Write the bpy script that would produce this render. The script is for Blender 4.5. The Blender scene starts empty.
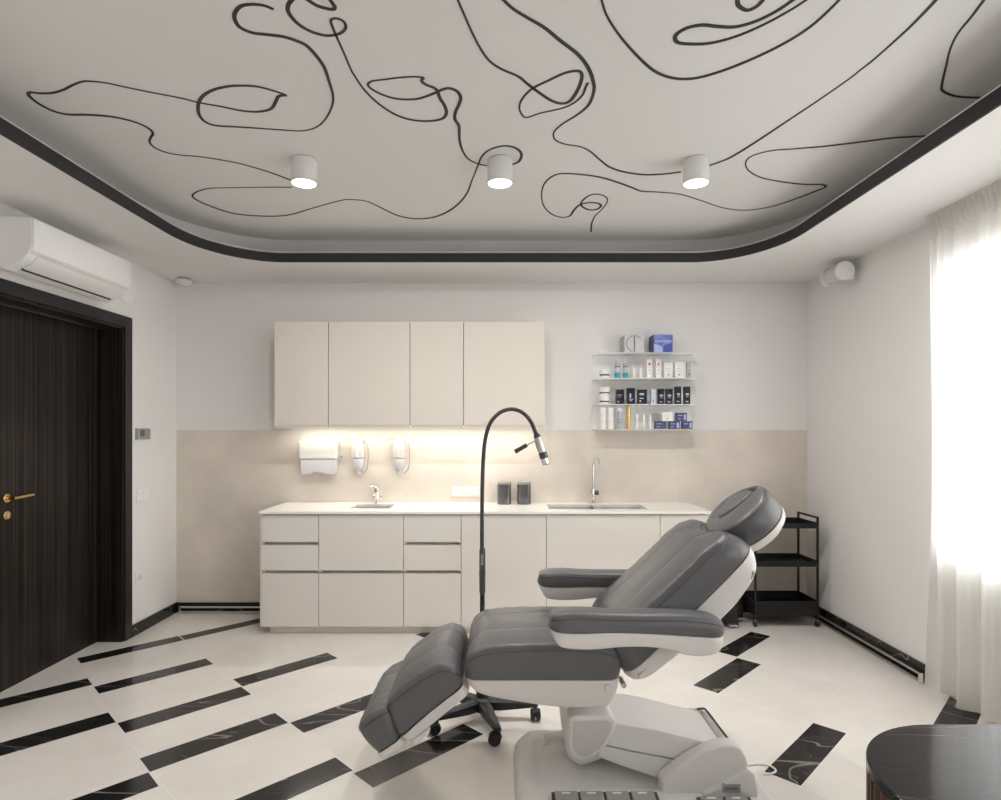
import bpy, bmesh, math, random
from mathutils import Vector, Matrix
from mathutils.geometry import tessellate_polygon
random.seed(7)
PI = math.pi
sc = bpy.context.scene
C = sc.collection

# ---------------------------------------------------------------- camera
FPX, VX, VY, EYE = 608.0, 500.0, 431.0, 1.5
cam_d = bpy.data.cameras.new('camera')
cam = bpy.data.objects.new('camera', cam_d); C.objects.link(cam)
cam.location = (0, 0, EYE); cam.rotation_euler = (PI/2, 0, 0)
cam_d.sensor_width = 36; cam_d.lens = FPX*36/1001
cam_d.shift_x = (500.5-VX)/1001; cam_d.shift_y = (VY-400)/1001
cam_d.clip_start = 0.02
sc.camera = cam
sc.view_settings.view_transform = 'Standard'; sc.view_settings.look = 'None'
sc.view_settings.gamma = 1; sc.view_settings.use_curve_mapping = False
sc.view_settings.exposure = 0.35
sc.cycles.max_bounces = 14; sc.cycles.diffuse_bounces = 7; sc.cycles.transparent_max_bounces = 16
sc.cycles.caustics_reflective = False; sc.cycles.caustics_refractive = False

# ---------------------------------------------------------------- daylight
SKY = 7.0
wd = bpy.data.worlds.new('world'); sc.world = wd; wd.use_nodes = True
bg = wd.node_tree.nodes['Background']
tc = wd.node_tree.nodes.new('ShaderNodeTexCoord'); sp = wd.node_tree.nodes.new('ShaderNodeSeparateXYZ')
mr = wd.node_tree.nodes.new('ShaderNodeMapRange'); mx = wd.node_tree.nodes.new('ShaderNodeMix'); mx.data_type = 'RGBA'
wd.node_tree.links.new(tc.outputs['Generated'], sp.inputs[0]); wd.node_tree.links.new(sp.outputs[2], mr.inputs[0])
mr.inputs[1].default_value = -0.25; mr.inputs[2].default_value = 0.15
mx.inputs[6].default_value = (.50, .49, .48, 1); mx.inputs[7].default_value = (.97, .98, 1.0, 1)
wd.node_tree.links.new(mr.outputs[0], mx.inputs[0]); wd.node_tree.links.new(mx.outputs[2], bg.inputs[0])
bg.inputs[1].default_value = SKY

def area(name, loc, rot, sx, sy, power, color=(1, 1, 1), portal=False, spread=None):
    l = bpy.data.lights.new(name, 'AREA'); l.shape = 'RECTANGLE'; l.size = sx; l.size_y = sy
    l.energy = power; l.color = color
    if portal: l.cycles.is_portal = True
    if spread: l.spread = spread
    o = bpy.data.objects.new(name, l); C.objects.link(o); o.location = loc; o.rotation_euler = rot
    return o

# room dimensions
XL, XR, YB, YF = -2.684, 2.545, 5.05, -1.9
ZC, ZI = 2.73, 2.963
W1 = (1.45, 3.56, .80, 2.47)        # curtained window in the right wall  (y0, y1, z0, z1)
W2 = (-1.3, .55, .80, 2.44)         # unseen window added beside the camera to let in fill daylight
area('daylight_portal_a', (XR+.32, (W1[0]+W1[1])/2, (W1[2]+W1[3])/2), (0, PI/2, 0), W1[3]-W1[2], W1[1]-W1[0], 1, portal=True)
area('daylight_portal_b', (XR+.32, (W2[0]+W2[1])/2, (W2[2]+W2[3])/2), (0, PI/2, 0), W2[3]-W2[2], W2[1]-W2[0], 1, portal=True)  # sky portal for the added fill window

# under-cabinet LED strip
LED_W = 5.8
area('cabinet_led_light', (-.70, 4.865, 1.5335), (0, 0, 0), 1.98, .012, LED_W, (1.0, .95, .88))

def W(x, y, Y):
    """a pixel of the photograph and its distance give the point in the room"""
    return Vector(((x-VX)*Y/FPX, Y, EYE-(y-VY)*Y/FPX))
def XZ(pts, Y):
    return [((x-VX)*Y/FPX, EYE-(y-VY)*Y/FPX) for x, y in pts]

# ---------------------------------------------------------------- materials
def mat(name, col, rough=.5, metal=0.0, spec=.5, emit=None, es=1.0, coat=0.0, trans=0.0, bump=None, vary=None, sheen=0.0):
    m = bpy.data.materials.new(name); m.use_nodes = True
    nt = m.node_tree; p = nt.nodes['Principled BSDF']
    p.inputs['Base Color'].default_value = (*col, 1)
    p.inputs['Roughness'].default_value = rough; p.inputs['Metallic'].default_value = metal
    p.inputs['Specular IOR Level'].default_value = spec
    p.inputs['Coat Weight'].default_value = coat; p.inputs['Coat Roughness'].default_value = .06
    p.inputs['Transmission Weight'].default_value = trans
    p.inputs['Sheen Weight'].default_value = sheen
    if emit: p.inputs['Emission Color'].default_value = (*emit, 1); p.inputs['Emission Strength'].default_value = es
    if bump or vary:
        t = nt.nodes.new('ShaderNodeTexCoord')
        if bump:
            n = nt.nodes.new('ShaderNodeTexNoise'); n.inputs['Scale'].default_value = bump[0]; n.inputs['Detail'].default_value = 3
            b = nt.nodes.new('ShaderNodeBump'); b.inputs['Strength'].default_value = bump[1]; b.inputs['Distance'].default_value = .004
            nt.links.new(t.outputs['Object'], n.inputs['Vector']); nt.links.new(n.outputs[0], b.inputs['Height']); nt.links.new(b.outputs[0], p.inputs['Normal'])
        if vary:
            n = nt.nodes.new('ShaderNodeTexNoise'); n.inputs['Scale'].default_value = vary[0]; n.inputs['Detail'].default_value = 6; n.inputs['Roughness'].default_value = .62
            r = nt.nodes.new('ShaderNodeValToRGB')
            r.color_ramp.elements[0].position = .3; r.color_ramp.elements[1].position = .7
            r.color_ramp.elements[0].color = (*[c*(1-vary[1]) for c in col], 1); r.color_ramp.elements[1].color = (*[min(1, c*(1+vary[1])) for c in col], 1)
            nt.links.new(t.outputs['Object'], n.inputs['Vector']); nt.links.new(n.outputs[0], r.inputs[0]); nt.links.new(r.outputs[0], p.inputs['Base Color'])
    return m

M = {}
M['wall'] = mat('wall_paint', (.77, .757, .745), .85, bump=(90, .04))
M['ceil'] = mat('ceiling_paint', (.745, .738, .728), .9)
M['splash'] = mat('beige_stone', (.66, .60, .53), .42, vary=(2.2, .10), bump=(30, .02))
M['band'] = mat('dark_metal_band', (.034, .033, .034), .7, spec=.25)
M['rim'] = mat('pale_rim', (.6, .6, .58), .5)
M['ink'] = mat('black_paint', (.028, .026, .025), .6)
M['cream'] = mat('cream_gloss_lacquer', (.70, .655, .59), .07, spec=.45)
M['cream_low'] = mat('cream_gloss_lacquer_pale', (.715, .68, .635), .07, spec=.5)
M['carcass'] = mat('cabinet_carcass', (.70, .65, .58), .5)
M['worktop'] = mat('white_quartz', (.86, .84, .80), .22)
M['white'] = mat('white_plastic', (.80, .80, .79), .35)
M['offwhite'] = mat('offwhite_plastic', (.70, .69, .67), .4)
M['shell'] = mat('white_moulded_plastic', (.71, .68, .655), .38)
M['base'] = mat('pale_grey_moulded_plastic', (.74, .73, .71), .42)
M['cap'] = mat('column_cap_recess_tint', (.58, .55, .53), .42)  # column cap: recess shade and warm reflection put into the colour
M['key'] = mat('grey_keycap', (.33, .33, .33), .5)
M['leather'] = mat('grey_leatherette', (.118, .118, .122), .38, spec=.5, bump=(55, .10))
M['leather_dark'] = mat('grey_leatherette_piping', (.06, .06, .06), .5)
M['chrome'] = mat('chrome', (.82, .82, .82), .10, 1)
M['sink'] = mat('satin_sink_steel', (.74, .72, .68), .38, .55)
M['steel'] = mat('brushed_steel', (.68, .67, .65), .42, 1)
M['black'] = mat('black_plastic', (.014, .014, .014), .45)
M['blackmetal'] = mat('black_powder_coat', (.011, .011, .012), .5, spec=.35)
M['goose'] = mat('dark_grey_rubber', (.06, .06, .06), .45)
M['brass'] = mat('brass', (.72, .50, .22), .25, 1)
M['grey'] = mat('grey_plastic', (.30, .30, .29), .5)
M['dgrey'] = mat('dark_grey_plastic', (.08, .08, .08), .4)
M['canister'] = mat('glossy_charcoal', (.17, .17, .175), .16, .7)
M['canister_lid'] = mat('smoky_lid', (.30, .29, .27), .3)
M['cover'] = mat('ivory_plastic', (.60, .585, .55), .35)
M['frost'] = mat('frosted_plastic', (.55, .55, .57), .3)
M['lamp_on'] = mat('lit_diffuser', (1, 1, 1), .5, emit=(1, .97, .92), es=9)
M['led'] = mat('lit_led_strip', (1, 1, 1), .5, emit=(1, .9, .74), es=5)
M['pvc'] = mat('white_window_frame', (.8, .8, .8), .4)
M['jar'] = mat('white_jar', (.80, .79, .77), .3)
M['teal'] = mat('teal_liquid', (.03, .36, .38), .15)
M['clearblue'] = mat('pale_clear_plastic', (.42, .48, .52), .15)
M['pink'] = mat('pale_pink_card', (.76, .66, .62), .5)
M['card'] = mat('white_card', (.80, .79, .77), .5)
M['greycard'] = mat('grey_card', (.42, .42, .42), .5)
M['darkcard'] = mat('charcoal_card', (.011, .012, .026), .4, spec=.3)
M['blackcard'] = mat('navy_black_card', (.006, .006, .018), .35, spec=.3)
M['silver'] = mat('silver_card', (.56, .56, .58), .3)
M['bluecard'] = mat('violet_blue_card', (.16, .20, .55), .35, vary=(14, .55))
M['bluedeep'] = mat('deep_blue_print', (.07, .10, .38), .35)
M['navycard'] = mat('navy_card', (.045, .055, .16), .35, vary=(30, .5))
M['paleblue'] = mat('pale_blue_card', (.50, .58, .66), .4)
M['lilac'] = mat('lilac_print', (.45, .49, .78), .4)
M['gold'] = mat('gold_foil', (.72, .50, .20), .3, .5)
M['print_dark'] = mat('dark_print', (.06, .06, .07), .5)
M['print_pale'] = mat('pale_print', (.55, .55, .62), .5)
M['screen'] = mat('grey_display', (.10, .12, .10), .3)
M['groove'] = mat('dark_gap', (.03, .03, .03), .7)

# black marble with fine veins
def marble(name, base, vein, sc_, rough, spec):
    m = bpy.data.materials.new(name); m.use_nodes = True; nt = m.node_tree; p = nt.nodes['Principled BSDF']
    t = nt.nodes.new('ShaderNodeTexCoord')
    def vein_mask(scale, width, rot, dist):
        mp = nt.nodes.new('ShaderNodeMapping'); mp.inputs['Rotation'].default_value = (0, 0, rot); mp.inputs['Scale'].default_value = (.30, 1.3, 1)
        n0 = nt.nodes.new('ShaderNodeTexNoise'); n0.inputs['Scale'].default_value = scale; n0.inputs['Detail'].default_value = 2; n0.inputs['Distortion'].default_value = dist
        a = nt.nodes.new('ShaderNodeMath'); a.operation = 'SUBTRACT'; a.inputs[1].default_value = .5
        b = nt.nodes.new('ShaderNodeMath'); b.operation = 'ABSOLUTE'
        c = nt.nodes.new('ShaderNodeMapRange'); c.inputs[1].default_value = 0; c.inputs[2].default_value = width; c.inputs[3].default_value = 1; c.inputs[4].default_value = 0
        nt.links.new(t.outputs['Object'], mp.inputs[0]); nt.links.new(mp.outputs[0], n0.inputs['Vector']); nt.links.new(n0.outputs[0], a.inputs[0])
        nt.links.new(a.outputs[0], b.inputs[0]); nt.links.new(b.outputs[0], c.inputs[0]); return c
    v1 = vein_mask(sc_, .0045, -.62, .35); v2 = vein_mask(sc_*2.1, .004, -1.0, .5)
    mxm = nt.nodes.new('ShaderNodeMath'); mxm.operation = 'MULTIPLY_ADD'; mxm.inputs[1].default_value = .35
    nt.links.new(v2.outputs[0], mxm.inputs[0]); nt.links.new(v1.outputs[0], mxm.inputs[2])
    mix = nt.nodes.new('ShaderNodeMix'); mix.data_type = 'RGBA'; mix.inputs[6].default_value = (*base, 1); mix.inputs[7].default_value = (*vein, 1)
    cl = nt.nodes.new('ShaderNodeMath'); cl.operation = 'MULTIPLY'; cl.inputs[1].default_value = .7; cl.use_clamp = True
    nt.links.new(mxm.outputs[0], cl.inputs[0]); nt.links.new(cl.outputs[0], mix.inputs[0]); nt.links.new(mix.outputs[2], p.inputs['Base Color'])
    p.inputs['Roughness'].default_value = rough; p.inputs['Specular IOR Level'].default_value = spec
    return m
M['marble'] = marble('black_marble_tile', (.016, .0155, .0155), (.34, .31, .27), 2.3, .13, .35)
M['marble_top'] = marble('black_marble_top', (.016, .0155, .0155), (.12, .075, .05), 2.6, .10, .2)

# white stone floor tile with thin pale joints on the diagonal grid
def floor_mat():
    m = bpy.data.materials.new('cream_stone_tile'); m.use_nodes = True; nt = m.node_tree; p = nt.nodes['Principled BSDF']
    g = nt.nodes.new('ShaderNodeNewGeometry'); s = nt.nodes.new('ShaderNodeSeparateXYZ'); nt.links.new(g.outputs['Position'], s.inputs[0])
    def mth(op, a, b=None):
        n = nt.nodes.new('ShaderNodeMath'); n.operation = op
        for i, v in enumerate((a, b)):
            if v is None: continue
            if isinstance(v, (int, float)): n.inputs[i].default_value = v
            else: nt.links.new(v, n.inputs[i])
        return n.outputs[0]
    pq = mth('MULTIPLY', mth('ADD', s.outputs[0], s.outputs[1]), .70711)
    qq = mth('MULTIPLY', mth('SUBTRACT', s.outputs[1], s.outputs[0]), .70711)
    def line(v, off, per, w):
        f = mth('FRACT', mth('DIVIDE', mth('ADD', v, 100*per-off+w), per))
        return mth('LESS_THAN', f, 2*w/per)
    ln = mth('MAXIMUM', line(pq, .812, .632, .0014), line(qq, 1.74, .632, .0012))
    n = nt.nodes.new('ShaderNodeTexNoise'); n.inputs['Scale'].default_value = 2.6; n.inputs['Detail'].default_value = 7; n.inputs['Roughness'].default_value = .65
    nt.links.new(g.outputs['Position'], n.inputs['Vector'])
    r = nt.nodes.new('ShaderNodeValToRGB'); r.color_ramp.elements[0].position = .3; r.color_ramp.elements[1].position = .75
    r.color_ramp.elements[0].color = (.72, .68, .63, 1); r.color_ramp.elements[1].color = (.81, .78, .74, 1)
    nt.links.new(n.outputs[0], r.inputs[0])
    mix = nt.nodes.new('ShaderNodeMix'); mix.data_type = 'RGBA'; nt.links.new(ln, mix.inputs[0]); nt.links.new(r.outputs[0], mix.inputs[6]); mix.inputs[7].default_value = (.86, .84, .81, 1)
    nt.links.new(mix.outputs[2], p.inputs['Base Color'])
    p.inputs['Roughness'].default_value = .24; p.inputs['Specular IOR Level'].default_value = .45
    return m
M['floor'] = floor_mat()

# dark striped veneer
def veneer(name, dark, light, sx, axis):
    m = bpy.data.materials.new(name); m.use_nodes = True; nt = m.node_tree; p = nt.nodes['Principled BSDF']
    t = nt.nodes.new('ShaderNodeTexCoord'); mp = nt.nodes.new('ShaderNodeMapping')
    mp.inputs['Scale'].default_value = (sx, sx, .35) if axis == 'z' else (sx, .35, sx)
    n = nt.nodes.new('ShaderNodeTexNoise'); n.inputs['Scale'].default_value = 1; n.inputs['Detail'].default_value = 5; n.inputs['Roughness'].default_value = .7
    r = nt.nodes.new('ShaderNodeValToRGB'); r.color_ramp.elements[0].position = .42; r.color_ramp.elements[0].color = (*dark, 1)
    r.color_ramp.elements[1].position = .72; r.color_ramp.elements[1].color = (*light, 1)
    nt.links.new(t.outputs['Object'], mp.inputs[0]); nt.links.new(mp.outputs[0], n.inputs['Vector']); nt.links.new(n.outputs[0], r.inputs[0]); nt.links.new(r.outputs[0], p.inputs['Base Color'])
    p.inputs['Roughness'].default_value = .30; p.inputs['Specular IOR Level'].default_value = .22
    return m
M['ebony'] = veneer('striped_ebony_veneer', (.005, .0045, .0045), (.048, .037, .029), 60, 'z')
M['casing'] = mat('black_casing', (.010, .010, .011), .35)
M['walnut'] = veneer('walnut', (.055, .024, .012), (.17, .085, .045), 14, 'z')

def see_through(name, col, mix_fac, rough=.05, translucent=False):
    m = bpy.data.materials.new(name); m.use_nodes = True; nt = m.node_tree
    for n in list(nt.nodes):
        if n.type != 'OUTPUT_MATERIAL': nt.nodes.remove(n)
    out = [n for n in nt.nodes if n.type == 'OUTPUT_MATERIAL'][0]
    tr = nt.nodes.new('ShaderNodeBsdfTransparent'); tr.inputs[0].default_value = (1, 1, 1, 1)
    mixn = nt.nodes.new('ShaderNodeMixShader'); mixn.inputs[0].default_value = mix_fac
    if translucent:
        d = nt.nodes.new('ShaderNodeBsdfDiffuse'); d.inputs[0].default_value = (*col, 1)
        tl = nt.nodes.new('ShaderNodeBsdfTranslucent'); tl.inputs[0].default_value = (*col, 1)
        m2 = nt.nodes.new('ShaderNodeMixShader'); m2.inputs[0].default_value = .55
        nt.links.new(d.outputs[0], m2.inputs[1]); nt.links.new(tl.outputs[0], m2.inputs[2]); b = m2
    else:
        b = nt.nodes.new('ShaderNodeBsdfPrincipled'); b.inputs['Base Color'].default_value = (*col, 1); b.inputs['Roughness'].default_value = rough
    nt.links.new(tr.outputs[0], mixn.inputs[1]); nt.links.new(b.outputs[0], mixn.inputs[2]); nt.links.new(mixn.outputs[0], out.inputs[0])
    return m
M['pane'] = see_through('window_glass', (.9, .95, .95), .06)
M['acrylic'] = see_through('clear_acrylic', (.95, .95, .95), .55, .12)
M['acrylic_edge'] = see_through('acrylic_sheet_back', (.97, .97, .97), .85, .2)
M['sheer'] = see_through('white_voile', (.90, .90, .88), .88, translucent=True)
M['sheer_tape'] = see_through('white_voile_gathered', (.90, .89, .87), .82, translucent=True)

# ---------------------------------------------------------------- mesh helpers
class MB:
    """collects shapes into one mesh (world coordinates)"""
    def __init__(self): self.bm = bmesh.new(); self.mi = 0
    def faces(self, vs, fs):
        v = [self.bm.verts.new(p) for p in vs]; r = []
        for f in fs:
            try:
                fc = self.bm.faces.new([v[i] for i in f]); fc.material_index = self.mi; r.append(fc)
            except ValueError: pass
        return v, r
    def box(self, x0, x1, y0, y1, z0, z1, bev=0, seg=2):
        v, f = self.faces([(x0,y0,z0),(x1,y0,z0),(x1,y1,z0),(x0,y1,z0),(x0,y0,z1),(x1,y0,z1),(x1,y1,z1),(x0,y1,z1)],
                          [(0,3,2,1),(4,5,6,7),(0,1,5,4),(1,2,6,5),(2,3,7,6),(3,0,4,7)])
        if bev: bmesh.ops.bevel(self.bm, geom=list({e for q in f for e in q.edges}), offset=bev, segments=seg, profile=.5, affect='EDGES', material=-1)
        return self
    def prism(self, pts, y0, y1, bev=0, seg=3, axis='y'):
        """closed outline extruded: axis y takes (x,z), x takes (y,z), z takes (x,y)"""
        def mk(p, t): return (p[0], t, p[1]) if axis == 'y' else (t, p[0], p[1]) if axis == 'x' else (p[0], p[1], t)
        n = len(pts); vs = [mk(p, y0) for p in pts] + [mk(p, y1) for p in pts]
        fs = [tuple(range(n)), tuple(range(2*n-1, n-1, -1))] + [(i, (i+1) % n, n+(i+1) % n, n+i) for i in range(n)]
        v, f = self.faces(vs, fs)
        if bev: 
            bmesh.ops.recalc_face_normals(self.bm, faces=f)
            ed = list({e for e in f[0].edges} | {e for e in f[1].edges} | {e for q in f[2:] for e in q.edges if len(e.link_faces) == 2 and e.calc_face_angle(0) > .6})
            bmesh.ops.bevel(self.bm, geom=ed, offset=bev, segments=seg, profile=.5, affect='EDGES', material=-1)
        return self
    def tube(self, pts, r, n=10, cap=True, closed=False):
        pts = [Vector(p) for p in pts]; m = len(pts); rs = r if isinstance(r, (list, tuple)) else [r]*m
        rings = []; up = None
        for i, p in enumerate(pts):
            if closed: t = pts[(i+1) % m]-pts[i-1]
            else: t = pts[min(i+1, m-1)]-pts[max(i-1, 0)]
            t.normalize()
            if up is None: up = Vector((0, 0, 1)) if abs(t.z) < .9 else Vector((1, 0, 0))
            a = t.cross(up); a.normalize(); b = t.cross(a); b.normalize(); up = -b if False else a.cross(t)
            rings.append([self.bm.verts.new(p+rs[i]*(math.cos(2*PI*k/n)*a+math.sin(2*PI*k/n)*b)) for k in range(n)])
        for i in range(m if closed else m-1):
            q, w = rings[i], rings[(i+1) % m]
            for k in range(n):
                f = self.bm.faces.new((q[k], q[(k+1) % n], w[(k+1) % n], w[k])); f.material_index = self.mi
        if cap and not closed:
            for q in (rings[0], rings[-1]): self.bm.faces.new(q).material_index = self.mi
        return self
    def lathe(self, prof, cx, cy, n=28, axis='z', sq=None):
        """profile of (radius, height) turned about an axis through (cx, cy); sq = squareness exponent"""
        rings = []
        for r, h in prof:
            ring = []
            for k in range(n):
                a = 2*PI*k/n; c, s = math.cos(a), math.sin(a)
                if sq: c, s = math.copysign(abs(c)**sq, c), math.copysign(abs(s)**sq, s)
                if axis == 'z': p = (cx+r*c, cy+r*s, h)
                elif axis == 'y': p = (cx+r*c, h, cy+r*s)
                else: p = (h, cx+r*c, cy+r*s)
                ring.append(self.bm.verts.new(p))
            rings.append(ring)
        for q, w in zip(rings, rings[1:]):
            for k in range(n):
                f = self.bm.faces.new((q[k], q[(k+1) % n], w[(k+1) % n], w[k])); f.material_index = self.mi
        for q in (rings[0], rings[-1]): self.bm.faces.new(q).material_index = self.mi
        return self
    def grid(self, P):
        """P[i][j] points -> quads"""
        V = [[self.bm.verts.new(p) for p in row] for row in P]
        for i in range(len(V)-1):
            for j in range(len(V[0])-1):
                f = self.bm.faces.new((V[i][j], V[i+1][j], V[i+1][j+1], V[i][j+1])); f.material_index = self.mi
        return V

origin = {}
def obj(name, mb, m, parent=None, loc=None, sharp=38, merge=True):
    bm = mb.bm
    if merge: bmesh.ops.remove_doubles(bm, verts=bm.verts, dist=1e-6)
    bmesh.ops.recalc_face_normals(bm, faces=bm.faces)
    o_ = Vector(loc) if loc is not None else (origin[parent.name] if parent else Vector((0, 0, 0)))
    bmesh.ops.translate(bm, verts=bm.verts, vec=-o_)
    me = bpy.data.meshes.new(name); bm.to_mesh(me); bm.free()
    for q in (m if isinstance(m, (list, tuple)) else [m]): me.materials.append(q)
    for p in me.polygons: p.use_smooth = True
    me.set_sharp_from_angle(angle=math.radians(sharp))
    o = bpy.data.objects.new(name, me); C.objects.link(o)
    if len(me.polygons) < 3000:
        w_ = o.modifiers.new('weighted_normal', 'WEIGHTED_NORMAL'); w_.keep_sharp = True; w_.weight = 60
    if parent: o.parent = parent
    else: o.location = o_
    origin[o.name] = o_
    return o
def tag(o, label=None, cat=None, group=None, kind=None):
    if label: o['label'] = label
    if cat: o['category'] = cat
    if group: o['group'] = group
    if kind: o['kind'] = kind
    return o
def thing(name, label, cat, loc, group=None, kind=None):
    o = bpy.data.objects.new(name, None); C.objects.link(o); o.location = loc; o.empty_display_size = .05
    origin[o.name] = Vector(loc)
    return tag(o, label, cat, group, kind)
def struct(o, label, cat): return tag(o, label, cat, kind='structure')
def smooth_path(pts, sub=6, closed=False):
    pts = [Vector(p) for p in pts]; n = len(pts); out = []
    rng = range(n if closed else n-1)
    for i in rng:
        p0 = pts[(i-1) % n] if closed or i > 0 else pts[0]*2-pts[1]
        p1 = pts[i]; p2 = pts[(i+1) % n]
        p3 = pts[(i+2) % n] if closed or i+2 < n else p2*2-p1
        for k in range(sub):
            t = k/sub
            out.append(.5*((2*p1)+(-p0+p2)*t+(2*p0-5*p1+4*p2-p3)*t*t+(-p0+3*p1-3*p2+p3)*t**3))
    if not closed: out.append(pts[-1])
    return out

# ================================================================ ROOM SHELL
# diagonal black inlays: each is (p0, p1, q0, q1) along the two diagonals of the room
INLAY = [(.862,1.478,4.685,4.81),(1.486,2.08,4.685,4.80),(.215,.838,4.245,4.378),(.836,1.462,4.072,4.205),(.19,.815,3.612,3.767),
 (.818,1.446,3.45,3.595),(1.456,2.08,3.595,3.735),(.802,1.44,2.98,3.135),(.17,.796,2.834,2.98),(1.446,2.07,2.825,2.972),(1.43,2.068,2.184,2.334),
 (3.968,4.541,1.743,1.888),(3.34,3.948,1.576,1.731),(2.716,3.346,.918,1.07),(3.97,4.60,.475,.632),(3.345,3.968,.475,.632),(2.73,3.36,3.47,3.607),
 (.82,1.44,2.36,2.51),(.17,.79,2.20,2.35),(2.07,2.70,1.55,1.70),(2.07,2.70,.30,.45),(1.44,2.06,1.20,1.35),(.8,1.43,1.6,1.75),(2.71,3.34,2.40,2.55)]
fl = MB(); fl.box(XL-.4, XR+.4, YF-.3, YB+.3, -.1, 0); fl.mi = 1
for p0, p1, q0, q1 in INLAY:
    pts = []
    for p, q in ((p0, q0), (p1, q0), (p1, q1), (p0, q1)):
        pts.append(((p-q)*.70711, (p+q)*.70711, .0008))
    fl.faces(pts, [(0, 1, 2, 3)])
struct(obj('floor', fl, [M['floor'], M['marble']]), 'cream stone tile floor with diagonal black marble inlays', 'floor')

# back wall with beige stone lower half
struct(obj('wall_back', MB().box(XL-.3, XR+.3, YB, YB+.2, 0, 3.1), M['wall']), 'pale grey painted wall behind the cabinets', 'wall')
sp_ = MB()
for a, b in ((XL, -1.6355), (-1.6347, 1.4782), (1.479, XR)): sp_.box(a, b, YB-.008, YB+.01, 0, 1.508)
struct(obj('wall_panel', sp_, M['splash']), 'beige stone panelling on the lower half of the far wall', 'wall panel')

# left wall with door opening
D0, D1, DZ = 3.17, 4.339, 2.246
wl = MB()
wl.box(XL-.25, XL, YF-.3, D0, 0, 3.1); wl.box(XL-.25, XL, D1, YB+.1, 0, 3.1); wl.box(XL-.25, XL, D0, D1, DZ, 3.1)
struct(obj('wall_left', wl, M['wall']), 'white left wall with the dark door', 'wall')
# right wall with the curtained window opening and the added fill one
wr = MB()
ys = [YF-.3, W2[0], W2[1], W1[0], W1[1], YB+.1]
for i in (0, 2, 4): wr.box(XR, XR+.3, ys[i], ys[i+1], 0, 3.1)
for w in (W1, W2): wr.box(XR, XR+.3, w[0], w[1], 0, w[2]); wr.box(XR, XR+.3, w[0], w[1], w[3], 3.1)
struct(obj('wall_right', wr, M['wall']), 'pale right wall with the curtained window', 'wall')
wf = MB()
wf.box(XL-.3, XR+.3, YF-.3, YF, 0, 3.1)
struct(obj('wall_front', wf, M['wall']), 'painted wall behind the camera', 'wall')

def window(name, x0, x1, y0, y1, z0, z1, along):
    r = thing(name, 'white framed window with daylight behind it', 'window', ((x0+x1)/2, (y0+y1)/2, z0), kind='structure')
    fr = MB(); t = .06
    if along == 'y':
        fr.box(x0, x1, y0, y1, z0, z0+t); fr.box(x0, x1, y0, y1, z1-t, z1); ym = (y0+y1)/2
        for a in (y0, ym-t/2, y1-t): fr.box(x0, x1, a, a+t, z0+t, z1-t)
        gl = MB().box((x0+x1)/2-.004, (x0+x1)/2+.004, y0+t/2, y1-t/2, z0+t/2, z1-t/2)
    else:
        fr.box(x0, x1, y0, y1, z0, z0+t); fr.box(x0, x1, y0, y1, z1-t, z1); xm = (x0+x1)/2
        for a in (x0, xm-t/2, x1-t): fr.box(a, a+t, y0, y1, z0+t, z1-t)
        gl = MB().box(x0+t/2, x1-t/2, (y0+y1)/2-.004, (y0+y1)/2+.004, z0+t/2, z1-t/2)
    obj('window_frame', fr, M['pvc'], r); obj('pane', gl, M['pane'], r)
    return r
window('window_1', XR+.16, XR+.23, *W1, 'y')
window('window_added_fill', XR+.16, XR+.23, *W2, 'y')
for o in [q for q in C.objects if q.name.startswith('window_') and q.get('category')]:
    o['label'] = {'window_1': 'bright window behind the sheer curtain on the right wall', 'window_added_fill': 'unseen window added on the right wall for fill daylight'}[o.name]

# ceiling: lowered border round a raised, round-cornered field
RX0, RX1, RY0, RY1, RRX, RRY = -2.055, 1.875, -1.2, 4.41, .50, .64
def ring(off=0.0, n=14):
    pts = []
    x0, x1, y0, y1, rx, ry = RX0-off, RX1+off, RY0-off, RY1+off, RRX+off, RRY+off
    for cx, cy, a0 in ((x1-rx, y1-ry, 0), (x0+rx, y1-ry, PI/2), (x0+rx, y0+ry, PI), (x1-rx, y0+ry, 1.5*PI)):
        for k in range(n+1):
            a = a0+PI/2*k/n; pts.append((cx+rx*math.cos(a), cy+ry*math.sin(a)))
    return pts
struct(obj('ceiling', MB().box(XL-.3, XR+.3, YF-.3, YB+.3, ZI, ZI+.12), M['ceil']), 'raised pale ceiling field with the line drawing', 'ceiling')
cb = MB()
inner = ring(.006); outer = [(XL-.05, YF-.05), (XR+.05, YF-.05), (XR+.05, YB+.05), (XL-.05, YB+.05)]
poly = [[Vector((*p, 0)) for p in outer], [Vector((*p, 0)) for p in inner]]
allp = outer+inner
for z in (ZC, ):
    cb.faces([(*p, z) for p in allp], [tuple(t) for t in tessellate_polygon(poly)])
wall_r = ring(.26); n_ = len(inner)
cb.faces([(*p, ZC) for p in inner]+[(*p, ZC+.03) for p in inner], [(i, (i+1) % n_, n_+(i+1) % n_, n_+i) for i in range(n_)])
cb.faces([(*p, ZC+.03) for p in inner]+[(*p, ZC+.03) for p in wall_r], [(i, (i+1) % n_, n_+(i+1) % n_, n_+i) for i in range(n_)])
cb.faces([(*p, ZC+.03) for p in wall_r]+[(*p, ZI) for p in wall_r], [(i, (i+1) % n_, n_+(i+1) % n_, n_+i) for i in range(n_)])
bmesh.ops.remove_doubles(cb.bm, verts=cb.bm.verts, dist=1e-5)
struct(obj('ceiling_border', cb, M['ceil']), 'lowered pale ceiling border round the raised field', 'ceiling')
bd = MB(); a_, b_ = ring(0), ring(.012)
nb = len(a_); z0, z1 = ZC-.004, ZC+.062
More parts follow.
